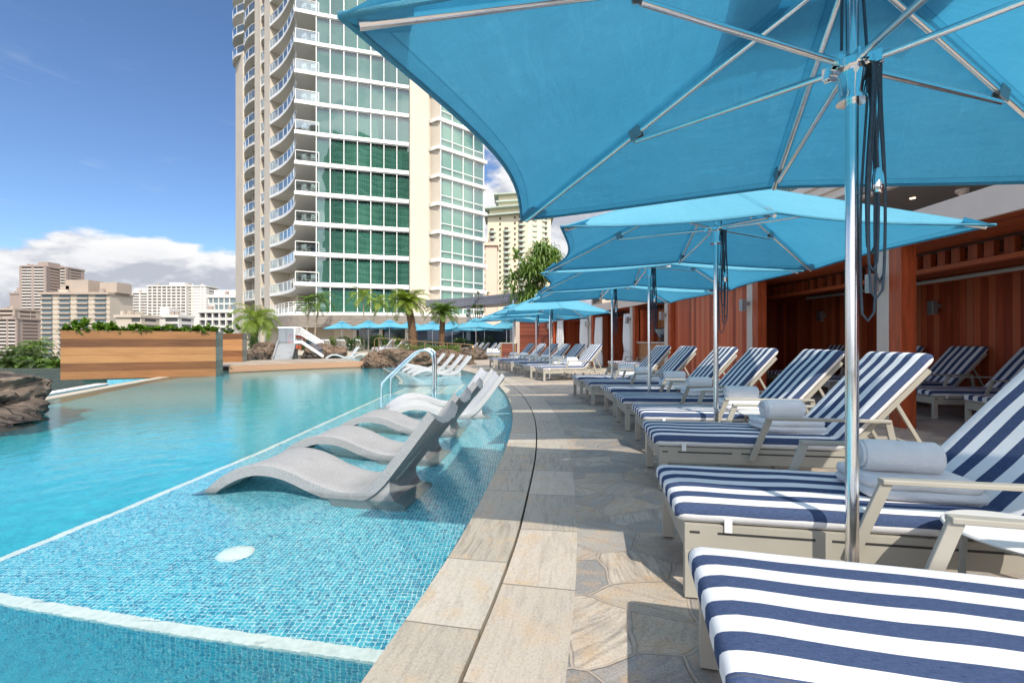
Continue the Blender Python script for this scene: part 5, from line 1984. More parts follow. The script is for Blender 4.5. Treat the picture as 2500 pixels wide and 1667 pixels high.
# podium under the tower
PD = root_at('podium_building', (-15, 46, 0))
pf_ = [(p[0], p[1]) for p in spline([(-31, 55), (-26.5, 49.5), (-22.6, 44.9), (-19.5, 43.5), (-14, 43.6), (-8.5, 44.9), (-3, 47.5)], 0.8)]
mb = MB()
for i in range(5):
    mb.wall(pf_, 2.42 + i * 0.24, 2.42 + i * 0.24 + 0.215, 0.1 + 0.004 * i)
wpart(PD, mb, 'fascia', M['taupe'])
mb = MB()
mb.wall(offset(pf_, 0.02), 3.62, 3.88, 0.2)
wpart(PD, mb, 'roof_edge', M['white'])
mb = MB()
mb.grid([[(p[0], p[1], 3.60) for p in offset(pf_, 0.1)], [(p[0], p[1], 3.60) for p in offset(pf_, 5)]])
mb.grid([[(p[0], p[1], 2.46) for p in offset(pf_, 5)], [(p[0], p[1], 2.46) for p in offset(pf_, 0.1)]])
wpart(PD, mb, 'roof', M['soffit'])
mb = MB()
mb.wall([(-28, 52), (-21.0, 46.2), (-18.0, 46.0)], 0.0, 2.45, 0.2)
wpart(PD, mb, 'wall', M['beige'])
mb = MB()
mb.wall([(-18.0, 46.0), (-15.9, 46.0)], 0.0, 2.45, 0.2)
wpart(PD, mb, 'wall', M['cream'])
mb = MB()
mb.wall([(-15.8, 46.1), (-8.0, 46.3)], 0.0, 2.45, 0.2)
wpart(PD, mb, 'glazing', M['darkglass'])
for x in (-15.8, -13.2, -10.6, -8.2):
    mb = MB(); mb.box(x - .15, x + .15, 45.7, 46.0, 0, 2.45)
    wpart(PD, mb, 'column', M['soffit'])
mb = MB()
for i in range(5):
    mb.box(-22.3 + i * .35, -22.3 + i * .35 + .28, 45.4, 45.45, 0.3, 1.9)
wpart(PD, mb, 'shutter', M['redbeam'])
mb = MB()
tr_ = [(p[0], p[1]) for p in spline([(-26.3, 49.6), (-22.5, 45.2), (-21.2, 44.2), (-19.9, 44.3)], 0.5)]
for i in range(5):
    mb.tube([(p[0], p[1], 3.95 + i * .24) for p in tr_], 0.03, 5)
for p in tr_[::2]:
    mb.bar((p[0], p[1], 3.85), (p[0], p[1], 4.95), 0.05, 0.05)
wpart(PD, mb, 'terrace_rail', M['white'])
tag(PD, 'low podium building with a curved taupe slatted fascia under the tower', 'building')

mb = MB()
mb.wall([(-8.2, 38.2), (-4.0, 38.0), (0.2, 36.0), (1.6, 34.0)], 0.0, 2.35, 0.15)
tag(mb.build('garden_wall', M['darkwall']), 'dark blue garden wall behind the far parasols and hedge', 'wall')

CN = root_at('curved_canopy', (-3, 36, 0))
cp_ = [(p[0], p[1]) for p in spline([(-7.4, 38.9), (-5.0, 37.6), (-2.3, 35.6), (0.5, 32.6), (3.0, 29.4)], 0.6)]
mb = MB()
for i in range(3):
    mb.wall(cp_, 3.95 + i * .23, 3.95 + i * .23 + .21, 0.12 + .003 * i)
wpart(CN, mb, 'fascia', M['slate'])
mb = MB()
mb.grid([[(p[0], p[1], 4.60) for p in offset(cp_, .1)], [(p[0], p[1], 4.60) for p in offset(cp_, 3)]])
mb.grid([[(p[0], p[1], 4.00) for p in offset(cp_, 3)], [(p[0], p[1], 4.00) for p in offset(cp_, .1)]])
wpart(CN, mb, 'roof', M['slate'])
for x, y in ((-3.55, 37.2), (0.0, 34.2), (3.1, 30.5)):
    mb = MB(); mb.box(x - .16, x + .16, y - .16, y + .16, 0, 3.99)
    wpart(CN, mb, 'post', M['lampgrey'])
tag(CN, 'curved dark grey slatted canopy on grey posts', 'canopy')

# hotel wing with the deep soffit, above the cabana on the right
WG = root_at('hotel_wing', (14, 12, 0))
mb = MB()
mb.prism([(10.9, -4), (30, -4), (30, 34), (7.5, 34), (9.3, 24), (10.4, 16)], 5.5, 5.72)
wpart(WG, mb, 'soffit', plain('dark_soffit', (0.20, 0.205, 0.215), 0.6, 0, 0.08, 0.5))
wf = [(10.9, -4), (10.75, 12), (10.4, 16), (9.3, 24), (7.5, 34)]
mb = MB()
for i in range(4):
    mb.wall(offset(wf, 0.02 + .12 * i), 5.42 + i * .26, 5.42 + i * .26 + .235, -0.2)
wpart(WG, mb, 'fascia', M['soffit'])
mb = MB()
mb.wall(offset(wf, -2.3), 5.73, 9.5, -0.3)
wpart(WG, mb, 'upper_wall', M['white'])
for y0 in (12.5, 16.0, 19.5, 23):
    p0, d0, n0 = along(offset(wf, -2.28), y0)
    p1 = p0 + d0 * 2.4
    mb = MB()
    mb.wall([tuple(p0), tuple(p1)], 6.6, 8.9, 0.02)
    w_ = wpart(WG, mb, 'window', M['drapes'])
mb = MB()
mb.wall([(16, -4), (16, 34)], 0, 5.49, -0.3)
wpart(WG, mb, 'lower_wall', M['beige'])
em = bpy.data.materials.new('downlight_glow')
em.use_nodes = True
ge = G(em.node_tree)
ge.n('ShaderNodeOutputMaterial', {'Surface': ge.n('ShaderNodeEmission', {'Color': (1, .72, .4, 1), 'Strength': 6.0}).outputs[0]})
for u, v in ((2228, 484), (2323, 501)):
    Y = 4.42 * 1111 / (833.5 - v)
    p = at(u, v, Y)
    mb = MB()
    mb.lathe([(0.0, -0.012), (0.07, -0.012), (0.075, 0.0)], 12, (p.x, p.y, 5.5))
    wpart(WG, mb, 'downlight', em)
p = at(2349, 463, 4.42 * 1111 / (833.5 - 463))
mb = MB()
mb.lathe([(0.0, -0.20), (0.06, -0.19), (0.09, -0.14), (0.10, -0.10), (0.15, -0.09), (0.16, -0.03), (0.16, 0.0)], 20, (p.x, p.y, 5.5))
tag(wpart(WG, mb, 'dome_camera', M['white'], None, 40), 'white dome camera under the dark soffit')
tag(WG, 'hotel wing with a dark grey soffit and pale stepped fascia above the cabana', 'building')

# ------------------------------------------------------------------ pool slide
SL = root_at('pool_slide', (-11, 23, 0))
mb = MB()
prof = [(0, 0.20), (.25, .22), (.7, .48), (1.2, .80), (1.6, .96), (2.0, 1.0)]
dv = Vector((-0.33, 1)).normalized()
sv = Vector((dv.y, -dv.x))
b0 = Vector((-11.08, 21.9))
rows = []
for d, z in prof:
    c = b0 + dv * d
    rows.append([(c.x + sv.x * s, c.y + sv.y * s, z + h) for s, h in ((-.44, .16), (-.38, .16), (-.36, .0), (.36, .0), (.38, .16), (.44, .16), (.44, -.08), (-.44, -.08))])
mb.grid(rows, 0, None, True)
mb.add(rows[0], [tuple(range(8))])
wpart(SL, mb, 'chute', M['slidegrey'], None, 40)
mb = MB()
mb.prism([tuple(b0 + dv * 1.3 + sv * .40), tuple(b0 + dv * 2.6 + sv * .40), tuple(b0 + dv * 2.6 - sv * .40), tuple(b0 + dv * 1.3 - sv * .40)], 0.2, 0.70)
wpart(SL, mb, 'platform', M['rock_dark'])
mb = MB()
for off in (0.0, 0.10):
    pts = [at(720, 837 - off * 30, 23.2), at(737, 837 - off * 30, 23.2), at(789, 871 - off * 20, 22.6)]
    mb.tube([tuple(p) for p in pts], 0.055, 8)
wpart(SL, mb, 'side_chute', M['white'], None, 60)
mb = MB()
a, b, c, d = at(737, 832, 23.3), at(790, 832, 23.0), at(790, 868, 22.7), at(737, 834, 23.3)
mb.add([tuple(at(724, 833, 23.6)), tuple(at(764, 832, 23.3)), tuple(at(786, 846, 22.9)), tuple(at(789, 866, 22.7)), tuple(at(740, 836, 23.2))], [(0, 1, 2, 3, 4)])
wpart(SL, mb, 'glass_panel', M['railglass'])
mb = MB()
for u0, u1 in ((680, 698), (699, 722)):
    p, q = at(u0, 801, 26.5), at(u1, 801, 26.5)
    mb.wall([(p.x, p.y), (q.x, q.y)], 0.6, p.z, 0.02)
wpart(SL, mb, 'glass_panel', M['railglass'])
mb = MB()
p, q = at(679, 800, 26.5), at(724, 800, 26.5)
mb.tube([tuple(p), tuple(q)], 0.05, 8)
for i in range(4):
    mb.tube([tuple(at(719, 800 + i * 5, 26.5)), tuple(at(735, 801 + i * 5.5, 26.3)), tuple(at(790, 836 + i * 4.5, 25.8))], 0.045, 8)
for f in (0.0, 1.0):
    p = at(719 + 71 * f, 800 + 36 * f, 26.5 - .7 * f)
    mb.tube([tuple(p), (p.x, p.y, p.z - 1.0)], 0.04, 8)
wpart(SL, mb, 'stair_rail', M['white'], None, 60)
mb = MB()
for i in range(6):
    p = at(724 + i * 11, 826 + i * 5, 27.0)
    mb.box(p.x - .2, p.x + .2, p.y - .4, p.y + .4, p.z - .12, p.z)
wpart(SL, mb, 'stair', M['slidegrey'])
tag(SL, 'grey pool slide with glass panels and white stair rails between the rocks', 'slide')

# bronze railing on the rocks
BR = root_at('bronze_railing', (-4.5, 23, 0))
top = spline([(-7.25, 24.0, 0.55), (-7.25, 24.0, 1.15), (-7.15, 23.97, 1.25), (-6.4, 23.7, 1.23), (-4.2, 22.9, 1.05), (-2.1, 22.1, 0.93), (-1.9, 22.0, 0.88), (-1.85, 22.0, 0.70), (-1.85, 22.0, 0.0)], 0.12)
mb = MB(); mb.tube(top, 0.028, 8)
wpart(BR, mb, 'rail', M['bronze'], None, 60)
for f, zb in ((-7.0, .5), (-6.15, .45), (-5.65, .45), (-5.1, .4), (-4.4, .4), (-3.2, .35), (-2.5, .3)):
    t_ = (f + 7.15) / 5.05
    y, z = 23.97 - 1.87 * t_, 1.25 - .32 * t_
    mb = MB(); mb.tube([(f, y, zb - .1), (f, y, z)], 0.024, 8)
    wpart(BR, mb, 'post', M['bronze'], None, 60)
tag(BR, 'bronze handrail sloping down over the brown rocks', 'railing')

# the twin tower behind the camera that the green glazing mirrors
TT = root_at('twin_tower', (40, -125, -14.5))
mb = MB(); mb.prism([(9, -120), (74, -128), (74, -150), (9, -150)], -14.5, 94)
wpart(TT, mb, 'wall', M['beige'])
for k in range(30):
    z = 2 + k * 3.05
    e = [(p[0], p[1]) for p in spline([(8, -119.5), (18, -117.5), (28, -121.5), (42, -119.8), (58, -124.5), (74.5, -127.0)], 4)]
    mb = MB(); mb.wall(e[::-1], z, z + 1.15, 2.5)
    wpart(TT, mb, 'balcony', M['soffit'])
    mb = MB(); mb.wall([(9, -119.95), (74, -127.95)][::-1], z + 1.2, z + 2.7, -0.06)
    wpart(TT, mb, 'window_band', M['darkglass'])
mb = MB(); mb.box(20, 45, -140, -126, 94, 99)
wpart(TT, mb, 'roof_house', M['beige'])
tag(TT, 'banded balcony tower mirrored in the green glass of the hotel tower', 'tower')

# ------------------------------------------------------------------ palms, shrubs, trees
def palm(name, base, h, fl, nf, lm, tm, r0, r1, lean, seed, label, group=None, droop=1.0, nl=22, w=0.045, wind=0.0, emin=-0.5):
    rr = random.Random(seed)
    t = empty(name, base)
    top = Vector((lean[0], lean[1], h))
    pts = [tuple(Vector((lean[0] * f * f, lean[1] * f * f, h * f))) for f in [i / 12 for i in range(13)]]
    mb = MB()
    mb.tube(pts, [(r0 + (r1 - r0) * i / 12) * (1 + 0.07 * (i % 2)) for i in range(13)], 12)
    if r0 > 0.10:   # old leaf bases
        for k in range(110):
            f = 0.1 + 0.9 * k / 110
            a = k * 2.4
            c = Vector((lean[0] * f * f, lean[1] * f * f, h * f))
            rad = r0 + (r1 - r0) * f
            d = Vector((math.cos(a), math.sin(a), 0.0))
            mb.bar(tuple(c + d * rad * .85), tuple(c + d * rad * 1.25 + Vector((0, 0, .07))), 0.07, 0.03)
    mb.build('trunk', M[tm], t, 60)
    mb = MB()
    for k in range(nf):
        a = k * 2.39996 + rr.uniform(-.2, .2)
        e = emin + (1.35 - emin) * ((k + 0.5) / nf) ** 0.8 + rr.uniform(-.1, .1)
        L = fl * rr.uniform(0.8, 1.12)
        d = Vector((math.cos(a), math.sin(a), 0))
        P = [top.copy()]
        ang = e
        n_ = 9
        for i in range(n_):
            ang -= droop * (0.10 + 0.17 * i / n_) * rr.uniform(.8, 1.2)
            st = (d * math.cos(ang) + Vector((0, 0, math.sin(ang))) + Vector((wind * (i / n_), 0, 0))).normalized() * L / n_
            P.append(P[-1] + st)
        mb.tube([tuple(p) for p in P], [0.014 * (1 - i / (n_ + 1.0)) + .003 for i in range(n_ + 1)], 4)
        for i in range(nl):
            f = 0.12 + 0.88 * i / nl
            x = f * n_
            j = min(n_ - 1, int(x))
            p = P[j].lerp(P[j + 1], x - j)
            tg = (P[j + 1] - P[j]).normalized()
            sd = tg.cross(Vector((0, 0, 1)))
            sd = sd.normalized() if sd.length > 1e-3 else Vector((-d.y, d.x, 0))
            up = sd.cross(tg)
            ll = fl * 0.30 * math.sin(math.pi * min(1, 0.18 + 0.80 * f)) * rr.uniform(.8, 1.15)
            for s in (-1, 1):
                dd = (sd * s * 0.85 + tg * 0.62 + up * rr.uniform(-.05, .35) + Vector((wind * .6, 0, 0))).normalized()
                q1 = p + dd * ll * .55
                q2 = p + dd * ll + Vector((0, 0, -ll * rr.uniform(.15, .5) * droop))
                ww = tg * w * .5
                mb.add([tuple(p - ww * .4), tuple(p + ww * .4), tuple(q1 + ww), tuple(q1 - ww), tuple(q2)], [(0, 1, 2, 3), (3, 2, 4)])
    mb.build('crown', M[lm], t)
    return tag(t, label, 'palm', group)


palm('palm_tree', (-15.3, 27.0, 0.25), 2.1, 1.7, 34, 'palm', 'trunk', 0.17, 0.13, (0.15, 0, 0), 1, 'bushy windblown palm left of the slide in front of the tower', None, 1.1, 30, 0.035, 0.12)
palm('palm_tree', (-18.1, 40.0, 0.2), 4.1, 1.75, 14, 'palm_dark', 'trunk_pale', 0.07, 0.05, (0.35, 0, 0), 2, 'slender dark green palm left of its twin by the stair rail', 'slender palms before the tower', 1.0, 18, 0.07, -.05)
palm('palm_tree', (-17.5, 40.3, 0.2), 4.5, 1.7, 12, 'palm_dark', 'trunk_pale', 0.07, 0.05, (0.5, 0, 0), 3, 'slender dark green palm, taller one by the stair rail', 'slender palms before the tower', 1.0, 18, 0.07, 0)
palm('palm_tree', (-12.4, 38.2, 0.2), 4.6, 1.6, 13, 'palm', 'trunk_pale', 0.07, 0.05, (-0.1, 0, 0), 4, 'slender yellow green palm at the middle of the glass front', 'slender palms before the tower', 1.0, 18, 0.07, 0)
palm('palm_tree', (-12.0, 38.0, 0.2), 4.1, 1.5, 12, 'palm', 'trunk_pale', 0.065, 0.05, (0.9, 0, 0), 5, 'slender palm leaning right at the middle of the glass front', 'slender palms before the tower', 1.1, 18, 0.07, .05)
palm('palm_tree', (-5.75, 26.6, 0.35), 2.95, 1.45, 42, 'palm', 'trunk', 0.22, 0.19, (-0.35, 0, 0), 6, 'thick palm with a shaggy brown trunk and yellow green crown', None, 0.95, 34, 0.036, .05, -0.15)
palm('palm_tree', (-4.25, 27.5, 0.35), 2.4, 1.3, 36, 'palm_dark', 'trunk', 0.15, 0.14, (0.08, 0, 0), 7, 'shorter thick palm with a green crown right of the shaggy one', None, 0.95, 30, 0.036, .08, -0.05)


def shrub(name, c, r, n_, size, lm, seed, label, group, squash=(1, 1, .9), flowers=0, stem=True):
    rr = random.Random(seed)
    t = empty(name, (c[0], c[1], c[2]))
    mb = MB()
    for k in range(4):
        leafblob(mb, (rr.uniform(-.4, .4) * r, rr.uniform(-.3, .3) * r, r * squash[2] * rr.uniform(.55, 1.0)), r * rr.uniform(.5, .8), n_ // 4, size, rr, 0, .5, squash)
    mb.build('leaves', M[lm], t)
    if flowers:
        mb = MB()
        for k in range(flowers):
            a = rr.uniform(0, 6.28)
            p = Vector((math.cos(a) * r * .8, -abs(math.sin(a)) * r * .9, r * squash[2] * rr.uniform(.3, 1.4)))
            rosette(mb, p, 5, .09, .07, rr, .4)
        mb.build('flowers', M['flower'], t)
    if stem:
        mb = MB()
        for k in range(3):
            mb.tube([(0, 0, 0), (rr.uniform(-.3, .3) * r, rr.uniform(-.3, .3) * r, r)], .02, 5)
        mb.build('stems', M['trunk'], t)
    return tag(t, label, 'shrub', group)


for i, u in enumerate((1020, 1052, 1080, 1098, 1124, 1146, 1190, 1212, 1234)):
    p = at(u, 833, 36.8 - .2 * i)
    fl = (2, 14, 4, 0, 3, 12, 2, 0, 3)[i]
    shrub('flowering_shrub', (p.x, p.y, 0.0), (0.75, .7, .8, .6, .85, .8, 1.0, .6, .8)[i], 520, .17, 'hedge', 40 + i,
          'dark green shrub %s in the bed under the far parasols' % ('with many white flowers' if fl > 10 else 'without flowers' if not fl else 'with a few white flowers'), 'shrubs along the dark garden wall', (1, .7, 1.0), fl)
for i, u in enumerate((782, 806, 836, 858, 880, 915, 935, 962, 985)):
    p = at(u, 833, 41.5)
    shrub('garden_shrub', (p.x, p.y, 0.24), (.5, .7, .8, .5, .8, .9, 1.1, .7, .6)[i], 420, .2, ('shrub', 'hedge')[i % 3 == 2], 60 + i,
          'leafy garden shrub behind the left far loungers', 'garden shrubs behind the left far loungers', (1, .8, 1.0), 2 if i % 2 else 0)
for i in range(9):
    f = i / 8
    shrub('succulent_shrub', (-5.85 + 3.0 * f, 24.0 - .6 * f, .52 - .05 * f), .30, 320, .10, 'succulent', 80 + i,
          'low pale green shrub between the posts of the bronze rail', 'pale shrubs along the bronze rail', (1.1, .9, .75), 0, False)
for i, (x, y) in enumerate(((-14.6, 25.6), (-12.0, 26.6), (-9.3, 26.8))):
    shrub('rock_shrub', (x, y, .6), .45, 300, .14, 'hedge', 95 + i, ('low green shrub under the bushy palm by the slide', 'low green shrub behind the slide chute', 'low green shrub behind the right slide rock')[i], None, (1, .8, .9), 2)

# pandanus
rr = random.Random(31)
t = empty('pandanus_tree', (1.9, 30.5, 0))
mb = MB()
for a in range(5):
    mb.tube([(0, 0, 0), (rr.uniform(-.3, .3), rr.uniform(-.3, .3), 2.5), (rr.uniform(-.9, 1.0), rr.uniform(-.6, .6), rr.uniform(4.6, 7.0))], [.14, .11, .07], 8)
mb.build('trunk', M['trunk_pale'], t, 60)
mb = MB()
for k in range(60):
    c = Vector((rr.gauss(-.15, .72), rr.gauss(0, .6), rr.uniform(3.7, 7.4)))
    c.x *= 1.0 - abs(c.z - 5.4) * .12
    c.x += (c.z - 5.4) * .16
    for j in range(34):
        a = rr.uniform(0, 6.283)
        e = rr.uniform(-.2, 1.4)
        L = rr.uniform(.7, 1.35)
        d = Vector((math.cos(a) * math.cos(e), math.sin(a) * math.cos(e), math.sin(e)))
        sd = Vector((-math.sin(a), math.cos(a), 0)) * .05
        p = [c, c + d * L * .45, c + d * L * .8 + Vector((0, 0, -.18 * L)), c + d * L + Vector((0, 0, -.62 * L))]
        mb.add([tuple(p[0] - sd), tuple(p[0] + sd), tuple(p[1] + sd), tuple(p[1] - sd), tuple(p[2] + sd * .8), tuple(p[2] - sd * .8), tuple(p[3])],
               [(0, 1, 2, 3), (3, 2, 4, 5), (5, 4, 6)])
mb.build('crown', M['pandanus'], t)
tag(t, 'tall bushy tree of long strap leaves behind the parasols', 'tree')

# small branching tree by the grey canopy
t = empty('small_tree', (-2.8, 36.0, 0))
mb = MB(); lf = MB()
rr = random.Random(77)
mb.tube([(0, 0, 0), (0.05, 0, 1.2), (0, 0, 2.0)], [.09, .07, .06], 8)
for k in range(13):
    a = rr.uniform(0, 6.28)
    e = (math.cos(a) * rr.uniform(.3, .95), math.sin(a) * .6, rr.uniform(2.7, 5.0))
    mb.tube([(0, 0, 1.7), (e[0] * .6, e[1] * .6, 1.7 + (e[2] - 1.7) * .55), e], [.05, .03, .012], 6)
    for j in range(3):
        rosette(lf, (e[0] + rr.uniform(-.1, .1), e[1], e[2] + rr.uniform(-.1, .1)), 14, .22, .09, rr, .8)
mb.build('trunk', M['trunk'], t, 60)
lf.build('crown', M['palm_dark'], t)
tag(t, 'small dark branching tree with leaf tufts by the grey canopy post', 'tree')


def broad_tree(base, h, r, n_, seed, label, lm='fartree'):
    rr = random.Random(seed)
    t = empty('broad_tree', base)
    mb = MB(); mb.tube([(0, 0, 0), (0, 0, h * .5), (rr.uniform(-.5, .5), 0, h * .8)], [.35, .25, .12], 8)
    mb.build('trunk', M['trunk'], t, 60)
    mb = MB()
    for k in range(9):
        a = rr.uniform(0, 6.28)
        d = rr.uniform(0, .6)
        leafblob(mb, (math.cos(a) * d * r, math.sin(a) * d * r, h - r * rr.uniform(.2, 1.0)), r * rr.uniform(.4, .6), n_ // 9, r * .16, rr, 0, .6)
    mb.build('crown', M[lm], t)
    tag(t, label, 'tree', 'trees of the city garden')


for i, (u, v, Y, r) in enumerate(((95, 872, 150, 7), (128, 858, 165, 8), (30, 882, 130, 6), (60, 880, 140, 5), (5, 880, 150, 7))):
    p = at(u, v, Y)
    broad_tree((p.x, p.y, -14.5), p.z + 14.5 - r * .25, r * .8, 1600, 120 + i, ('dark green tree left of the balcony hotel', 'tallest dark tree touching the balcony hotel', 'dark tree under the low banded block',
               'dark tree between the palms above the rock', 'dark tree at the left edge above the rock')[i])
for i, (u, v, Y, fl) in enumerate(((20, 876, 105, 4.2), (47, 862, 120, 4.8), (66, 870, 112, 4.2), (90, 848, 150, 5.5), (84, 893, 85, 3.4), (127, 898, 80, 3.4), (8, 893, 90, 3.4), (52, 890, 92, 3.2))):
    p = at(u, v, Y)
    palm('coconut_palm', (p.x, p.y, -14.5), p.z + 14.5, fl, 20, 'palm_dark' if i % 2 else 'fartree', 'trunk_pale', .2, .14, (.6, 0, 0), 140 + i,
         'coconut palm of the garden below, %s' % ('at the left edge', 'left of the white banded tower foot', 'between two darker palms', 'tallest, before the balcony hotel', 'low above the rock', 'low beside the green tiled roof', 'lowest at the left edge', 'low left of the tiled roof')[i],
         'palms in the garden below the pool', 1.0, 16, .28)

# ------------------------------------------------------------------ city blocks
def cmat(name, col):
    if name not in M:
        M[name] = plain(name, col, 0.7, 0, 0.08, 0.05)
    return M[name]


cmat('city_white', (0.58, 0.56, 0.52)); cmat('city_cream', (0.47, 0.41, 0.33)); cmat('city_beige', (0.38, 0.31, 0.25)); cmat('city_taupe', (0.31, 0.245, 0.21)); cmat('city_window_brown', (0.17, 0.145, 0.12))  # last one is the dark brown of the white towers' windows
cmat('city_brown', (0.10, 0.07, 0.055)); cmat('city_dark', (0.06, 0.065, 0.07)); cmat('city_pink', (0.66, 0.48, 0.37)); cmat('city_green', (0.42, 0.48, 0.40))
cmat('city_yellow', (0.70, 0.62, 0.44)); cmat('city_bluegreen', (0.13, 0.18, 0.20))


def block(name, u0, u1, vtop, Y, depth, nf, wall, win, slab, label, piers=(), pw=1.2, proj=0.7, bal=0.38, cols=None, z0=-14.5, roof=(), sidewin=True, rz=0.0, para=None):
    """a distant building: wall body, a window band and a balcony per storey, piers, roof boxes"""
    a, b = at(u0, vtop, Y), at(u1, vtop, Y)
    cx, w, zt = (a.x + b.x) / 2, b.x - a.x, a.z
    t = empty(name, (cx, Y, z0), R(rz))
    H = zt - z0
    mb = MB(); mb.box(-w / 2, w / 2, 0, depth, 0, H)
    mb.build('wall', M[wall], t)
    fh = H / nf
    right_face = cx < 0
    for k in range(nf):
        z = k * fh
        if z + z0 < -12 and k < nf - 1:
            continue
        mb = MB()
        if cols:
            for c0, c1 in cols[:-1]:
                m2 = MB()
                m2.box(-w / 2 + c0 * w, -w / 2 + c1 * w, -0.06, 0.5, z + fh * bal, z + fh * .93)
                m2.build('window', M[win], t)
            c0, c1 = cols[-1]
            mb.box(-w / 2 + c0 * w, -w / 2 + c1 * w, -0.06, 0.5, z + fh * bal, z + fh * .93)
        else:
            mb.box(-w / 2 + .3, w / 2 - .3, -0.06, 0.5, z + fh * bal, z + fh * .95)
        if sidewin:
            x = w / 2 if right_face else -w / 2
            m2 = MB()
            m2.box(min(x, x + .06) if right_face else x - .06, x + .06 if right_face else x, depth * .2, depth * .8, z + fh * .42, z + fh * .85)
            m2.build('side_window', M[win], t)
        mb.build('window' if cols else 'window_band', M[win], t)
        if slab:
            mb = MB()
            if cols:
                for c0, c1 in cols:
                    mb.box(-w / 2 + c0 * w - .2, -w / 2 + c1 * w + .2, -proj, -0.07, z + fh * .06, z + fh * (bal + .02))
                mb.box(-w / 2 - .1, w / 2 + .1, -.30, -.061, z, z + fh * .055)
            else:
                mb.box(-w / 2, w / 2, -proj, -0.07, z + fh * .02, z + fh * bal)
            mb.build('balcony', M[slab], t)
    for i, f in enumerate(piers):
        mb = MB(); x = -w / 2 + f * w
        mb.box(x - pw / 2, x + pw / 2, -proj - .12, -0.005, 0, H + .4)
        mb.build('pier', M[para or wall], t)
    mb = MB(); mb.box(-w / 2 - .5, w / 2 + .5, -proj - .4, depth + .4, H + .01, H + fh * .45)
    mb.build('parapet', M[para or wall], t)
    for x0, x1, h in roof:
        mb = MB(); mb.box(-w / 2 + x0 * w, -w / 2 + x1 * w, depth * .15, depth * .8, H + fh * .46, H + fh * .46 + h)
        mb.build('roof_house', M[para or wall], t)
    rb = random.Random(int(u0 * 7 + Y))
    for i in range(3):
        x, ww, hh = rb.uniform(-.38, .38) * w, rb.uniform(.03, .08) * w, rb.uniform(.8, 2.2)
        y = depth * rb.uniform(.02, .13)
        mb = MB(); mb.box(x - ww, x + ww, y, y + depth * .012 + .6, H + fh * .46, H + fh * .46 + hh)
        mb.build('roof_unit', M['city_taupe'] if i else M[wall], t)
    mb = MB(); mx = rb.uniform(-.3, .3) * w; mb.tube([(mx, depth * .9, H), (mx, depth * .9, H + fh * 2.6)], .12, 5)
    mb.build('mast', M['city_taupe'], t)
    return tag(t, label, 'building', None)


block('city_tower', 53, 112, 652, 430, 18, 31, 'city_taupe', 'city_brown', 'city_white', 'tallest distant tower at the left with white bands, its left half', (0, .5, 1.0), 2.2, 1.0, .42, None, -14.5, ((.55, .98, 4.0),))
block('city_tower', 116, 164, 655, 445, 18, 31, 'city_taupe', 'city_brown', 'city_white', 'right half of the tallest distant tower, with rounded white balconies', (0.0, .22, 1.0), 1.6, 1.6, .42)
block('city_tower', 24, 55, 718, 480, 20, 22, 'city_taupe', 'city_taupe', None, 'narrow taupe distant tower behind the tall banded one', (), 1, .5, .4, None, -14.5, ((.3, .9, 6),))
block('city_block', -12, 36, 757, 330, 18, 13, 'city_beige', 'city_brown', 'city_cream', 'beige distant block at the left edge, above the lower banded one', (1,), 1.2)
block('city_block', -14, 43, 780, 300, 16, 13, 'city_taupe', 'city_brown', 'city_white', 'lower white banded block at the left edge above the palms', (0.62, 1), 1.0, .9)
block('balcony_hotel', 100, 268, 719, 262, 16, 15, 'city_cream', 'city_bluegreen', 'city_beige', 'cream distant hotel with four columns of glass balconies behind the teak planter',
      (), 1, 1.1, .32, ((.02, .17), (.27, .43), (.53, .69), (.79, .95)), -14.5, ((.30, .63, 7.5), (.80, 1.05, 6.0), (.22, .35, 4.0)), False, 0, 'city_beige')
block('city_block', 283, 345, 775, 232, 12, 9, 'city_cream', 'city_dark', None, 'low cream annex right of the balcony hotel', (), 1, .5, .3, ((.62, .95),), -14.5, ((.05, .2, 2), (.3, .45, 2)))
block('city_tower', 308, 364, 716, 450, 16, 23, 'city_white', 'city_window_brown', 'city_white', 'white distant tower between the balcony hotel and the wide white one', (.3, .62, 1.0), 1.2, .8, .5, None, -14.5, ((.25, .8, 4),))
block('city_tower', 362, 455, 700, 420, 18, 24, 'city_white', 'city_window_brown', 'city_white', 'wide white distant tower with a grid of balconies', (0, .12, .25, .37, .5, .62, .75, .87, 1), .9, .8, .42, None, -14.5, ((.5, .9, 3),))
block('city_tower', 455, 504, 700, 424, 18, 24, 'city_white', 'city_window_brown', 'city_white', 'right wing of the wide white distant tower with a plain end', (.1, .3, .75, .92), 1.2, .5, .5, ((.02, .32),))
block('city_block', 378, 436, 775, 250, 12, 9, 'city_white', 'city_dark', None, 'low pale block in front of the wide white tower', (), 1, .5, .3, ((.45, .97),), -14.5, ((.1, .5, 4), (.6, .75, 2)))
block('white_hotel', 490, 572, 764, 185, 14, 9, 'city_white', 'city_dark', 'city_white', 'white hotel with open balconies left of the tower', (0, .2, .4, .6, .8, 1), .5, 1.0, .34)
block('white_hotel', 508, 575, 727, 190, 12, 12, 'city_white', 'city_bluegreen', 'city_white', 'upper storeys of the white hotel left of the tower', (.2, .4, .6, .8), .4, .2, .2, ((.05, 1.0),), -14.5, ((.12, 1.0, 2.2),))
block('city_block', 1182, 1213, 600, 200, 12, 19, 'city_pink', 'city_taupe', None, 'pink distant block beside the right edge of the tower', (), 1, .5, .35, ((.0, .12),), -14.5, (), False)
block('city_block', 1470, 1640, 690, 75, 10, 6, 'city_cream', 'city_dark', None, 'cream block with small windows seen above the dark cabana', (), 1, .5, .4, ((.05, .12), (.2, .27), (.35, .42), (.5, .57), (.7, .77)), 0.0)

